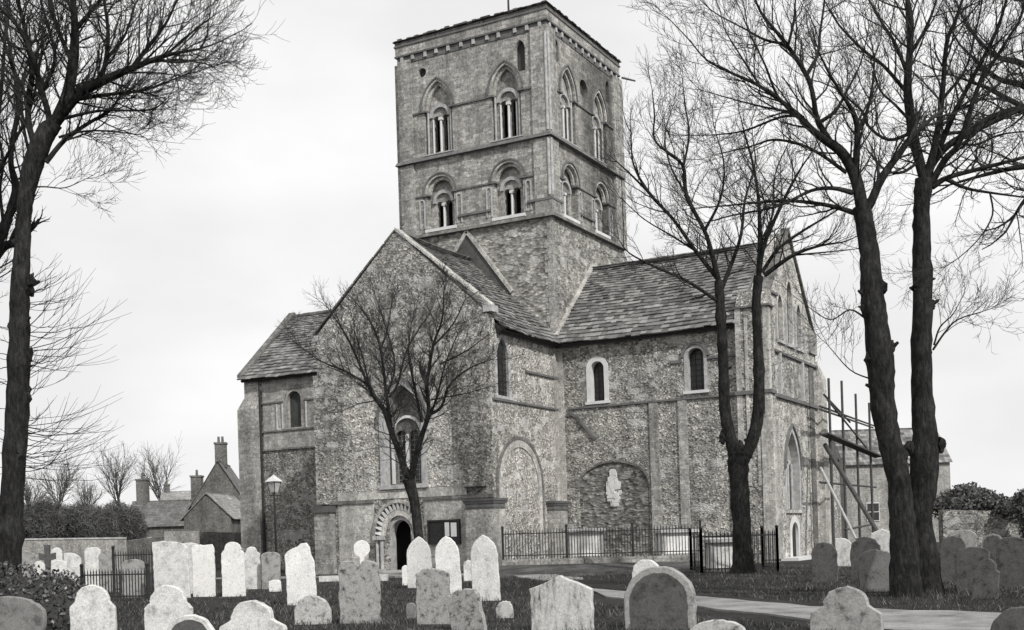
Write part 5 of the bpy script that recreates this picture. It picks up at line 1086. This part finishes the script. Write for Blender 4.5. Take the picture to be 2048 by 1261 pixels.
# middle row
S('tall broad grey-white gravestone with slanting top beside the iron railing', 'square', 342, 1082, .92, None, 31.2, 'stone_pale', 18, tilt=-1, group=NW)
S('pale gravestone half hidden behind the slant-topped one', 'lowround', 378, 1086, .6, None, 34, 'stone_pale', 18, group=NW)
S('white gravestone with square worn shoulders, left of the domed white one', 'flat', 406, 1090, .58, None, 31.7, 'marble', 14, group=NW)
S('white domed gravestone with stepped shoulders in the middle row', 'shoulder', 465, 1084, .6, None, 31.4, 'marble', 14, group=NW)
S('white narrow gravestone tucked behind the domed white one', 'ogee', 503, 1094, .5, None, 36.6, 'stone_pale', 12, group=NW)
S('grey-white round gravestone left of the lamp-side leaning stone', 'lowround', 541, 1104, .56, None, 36.2, 'stone_grey', 10, group=NW)
S('small white block stone low on the grass in the middle row', 'lowround', 550, 1160, .34, None, 33.8, 'marble', 10, group=NW)
S('tall white leaning gravestone with a lopsided peaked top', 'peak', 601, 1087, .64, None, 26.2, 'marble', 14, tilt=-1.5, group=NW)
S('white pointed-arch gravestone standing in front of the door, leftmost of three', 'pointed', 837, 1078, .68, None, 33.4, 'marble', 14, group=NW)
S('white pointed-arch gravestone below the notice board, middle of three', 'pointed', 896, 1077, .6, None, 29.2, 'marble', 14, tilt=-2, group=NW)
S('white pointed-arch gravestone before the stone pier, rightmost of three', 'pointed', 970, 1075, .6, None, 26.2, 'stone_pale', 12, tilt=-2, group=NW)
S('tiny white footstone left of the three pointed-arch gravestones', 'round', 811, 1131, .22, None, 36, 'marble', 5, group=NW)
S('tiny pale footstone between two of the pointed-arch gravestones', 'round', 936, 1121, .3, None, 38, 'stone_pale', 5, group=NW)
# far left
S('low sloping grey gravestone closest to the leaning trunk', 'gable', 50, 1101, .75, None, 44, 'stone_grey', 30, group=BK)
S('small pale round gravestone right of the stone cross', 'round', 113, 1096, .42, None, 46, 'stone_pale', 12, group=BK)
S('tiny pale round marker left of the stone cross', 'round', 78, 1123, .38, None, 40, 'stone_pale', 12, group=BK)
S('low pale humped grave marker right of the stone cross', 'lowround', 118, 1121, .5, None, 39, 'stone_pale', 12, group=BK)
S('broad pale gravestone between the humped marker and the tall rounded one', 'square', 145, 1106, .55, None, 41, 'stone_pale', 14, group=BK)
S('tall rounded pale gravestone left of the pointed grey one', 'lowround', 185, 1095, .52, None, 40, 'stone_pale', 14, group=BK)
S('pointed grey gravestone touching the tall rounded pale one', 'gable', 217, 1101, .62, None, 38, 'stone_grey', 20, group=BK)
S('grey gravestone standing inside the low iron railing', 'lowround', 266, 1119, .6, None, 32.5, 'stone_grey', 16, group=BK)
# right
RG = 'dark gravestones around the twin trunks'
S('dark round gravestone in front of the gable doorway', 'round', 1648, 1085, .60, None, 29, 'stone_dark', 12, group=RG)
S('pale narrow gravestone behind the dark ones near the scaffolding', 'square', 1686, 1076, .5, None, 40, 'stone_pale', 12, group=RG)
S('dark rounded gravestone left of the leaning trunk', 'round', 1730, 1074, .74, None, 30, 'stone_dark', 14, wear=.015, group=RG)
S('pale angular gravestone showing above the dark ones by the leaning trunk', 'gable', 1764, 1058, .62, None, 36, 'stone_pale', 12, group=RG)
S('grey mottled gravestone leaning against view of the trunk foot', 'lowround', 1752, 1100, .66, None, 24, 'stone_mid', 14, wear=.015, group=RG)
S('dark gravestone immediately right of the twin trunks', 'round', 1905, 1072, .55, None, 27, 'stone_dark', 8, group=RG)
S('pale domed gravestone far behind, right of the twin trunks', 'lowround', 1925, 1060, .8, None, 38, 'stone_grey', 10, group=RG)
S('dark low gravestone, nearest one right of the twin trunks', 'lowround', 1945, 1094, .6, None, 22, 'stone_dark', 12, group=RG)
S('dark round gravestone with light rim at the far right', 'round', 1985, 1068, .5, None, 30, 'stone_mid', 8, group=RG, panel='stone_dark')
S('dark broad gravestone at the right edge under the hedge', 'lowround', 2025, 1074, .62, None, 24, 'stone_dark', 10, group=RG)
S('small dark leaning gravestone between those at the far right', 'shoulder', 1968, 1118, .42, None, 20.5, 'stone_dark', 10, tilt=5, group=RG)
# stone cross
c = at(94, 1090, 42); r = thing('stone_cross', 'dark stone cross on a stepped base among the far left graves', 'cross', (c.x, c.y, 0), RZ); H = c.z
bm = bmesh.new(); slab(bm, Fr((0, 0, 0), (1, 0, 0), (0, -1, 0)), [(-.07, .3), (-.09, H - .55), (-.28, H - .5), (-.28, H - .28), (-.08, H - .33), (-.1, H), (.1, H), (.08, H - .33), (.28, H - .28), (.28, H - .5), (.09, H - .55), (.07, .3)], -.06, .06); obj('cross_shaft', bm, 'stone_dark', r)
bm = bmesh.new(); box(bm, -.35, .35, -.3, .3, -.1, .15); box(bm, -.22, .22, -.18, .18, .15, .31); obj('base', bm, 'stone_mid', r)
# rough low bank edging and kerb left of the door
r = fwall('low pale kerb edging the path at the west front', [(at(640, 1160, 41.5), .16), (at(775, 1160, 41), .17)], .2, 'stone_pale', name='path_kerb', cat='kerb')

# ------------------------------------------------------------------ grass
rng = np.random.default_rng(9)
def blades(n, d0, d1, x0, x1, h0, h1, w_):
    d = d0 + (d1 - d0) * rng.random(n) ** 1.3; px = rng.uniform(x0, x1, n); base = np.array(CAM)[None, :] + (np.array(RIGHT)[None, :] * ((px - PX) / F)[:, None] + np.array(FWD)[None, :]) * d[:, None]
    base[:, 2] = np.array([wave(x, y) for x, y, _ in base]) - .05
    cl = np.sin(base[:, 0] * 2.3 + np.sin(base[:, 1] * 1.7) * 2) * np.cos(base[:, 1] * 2.9 + np.sin(base[:, 0] * 1.1) * 2)
    h = rng.uniform(h0, h1, n) * (.55 + .75 * np.clip(cl + .3, 0, 1.3)); a = rng.uniform(0, 6.28, n); s = np.stack([np.cos(a), np.sin(a), np.zeros(n)], 1) * w_; ln = rng.normal(size=(n, 3)) * h[:, None] * .6; ln[:, 2] = h
    return np.stack([base - s, base + s, base + ln + s * .3, base + ln - s * .3], 1).reshape(-1, 3)
V = np.concatenate([blades(45000, 14, 24, -100, 2150, .05, .11, .006), blades(45000, 22, 44, -60, 2150, .05, .12, .009)])
# keep the paths clear
cxy = V.reshape(-1, 4, 3).mean(1); keep = np.ones(len(cxy), bool)
segs_ = [((8.1, -15.8), (11.6, -21.7), .9), ((11.6, -21.7), (15.3, -25.3), 1.5), ((15.3, -25.3), (18.2, -28.2), 1.35), ((18.2, -28.2), (21.0, -30), 1.5)]
for a, b, wd in segs_:
    a, b = np.array(a), np.array(b); t = np.clip(((cxy[:, :2] - a) @ (b - a)) / ((b - a) @ (b - a)), 0, 1); dd = np.linalg.norm(cxy[:, :2] - (a + t[:, None] * (b - a)), axis=1); keep &= dd > wd
V = V.reshape(-1, 4, 3)[keep].reshape(-1, 3)
tag(quads('grass', V, np.arange(len(V)).reshape(-1, 4), 'grass_blade', None, False), 'rough dark grass between the graves', 'grass', kind='stuff')
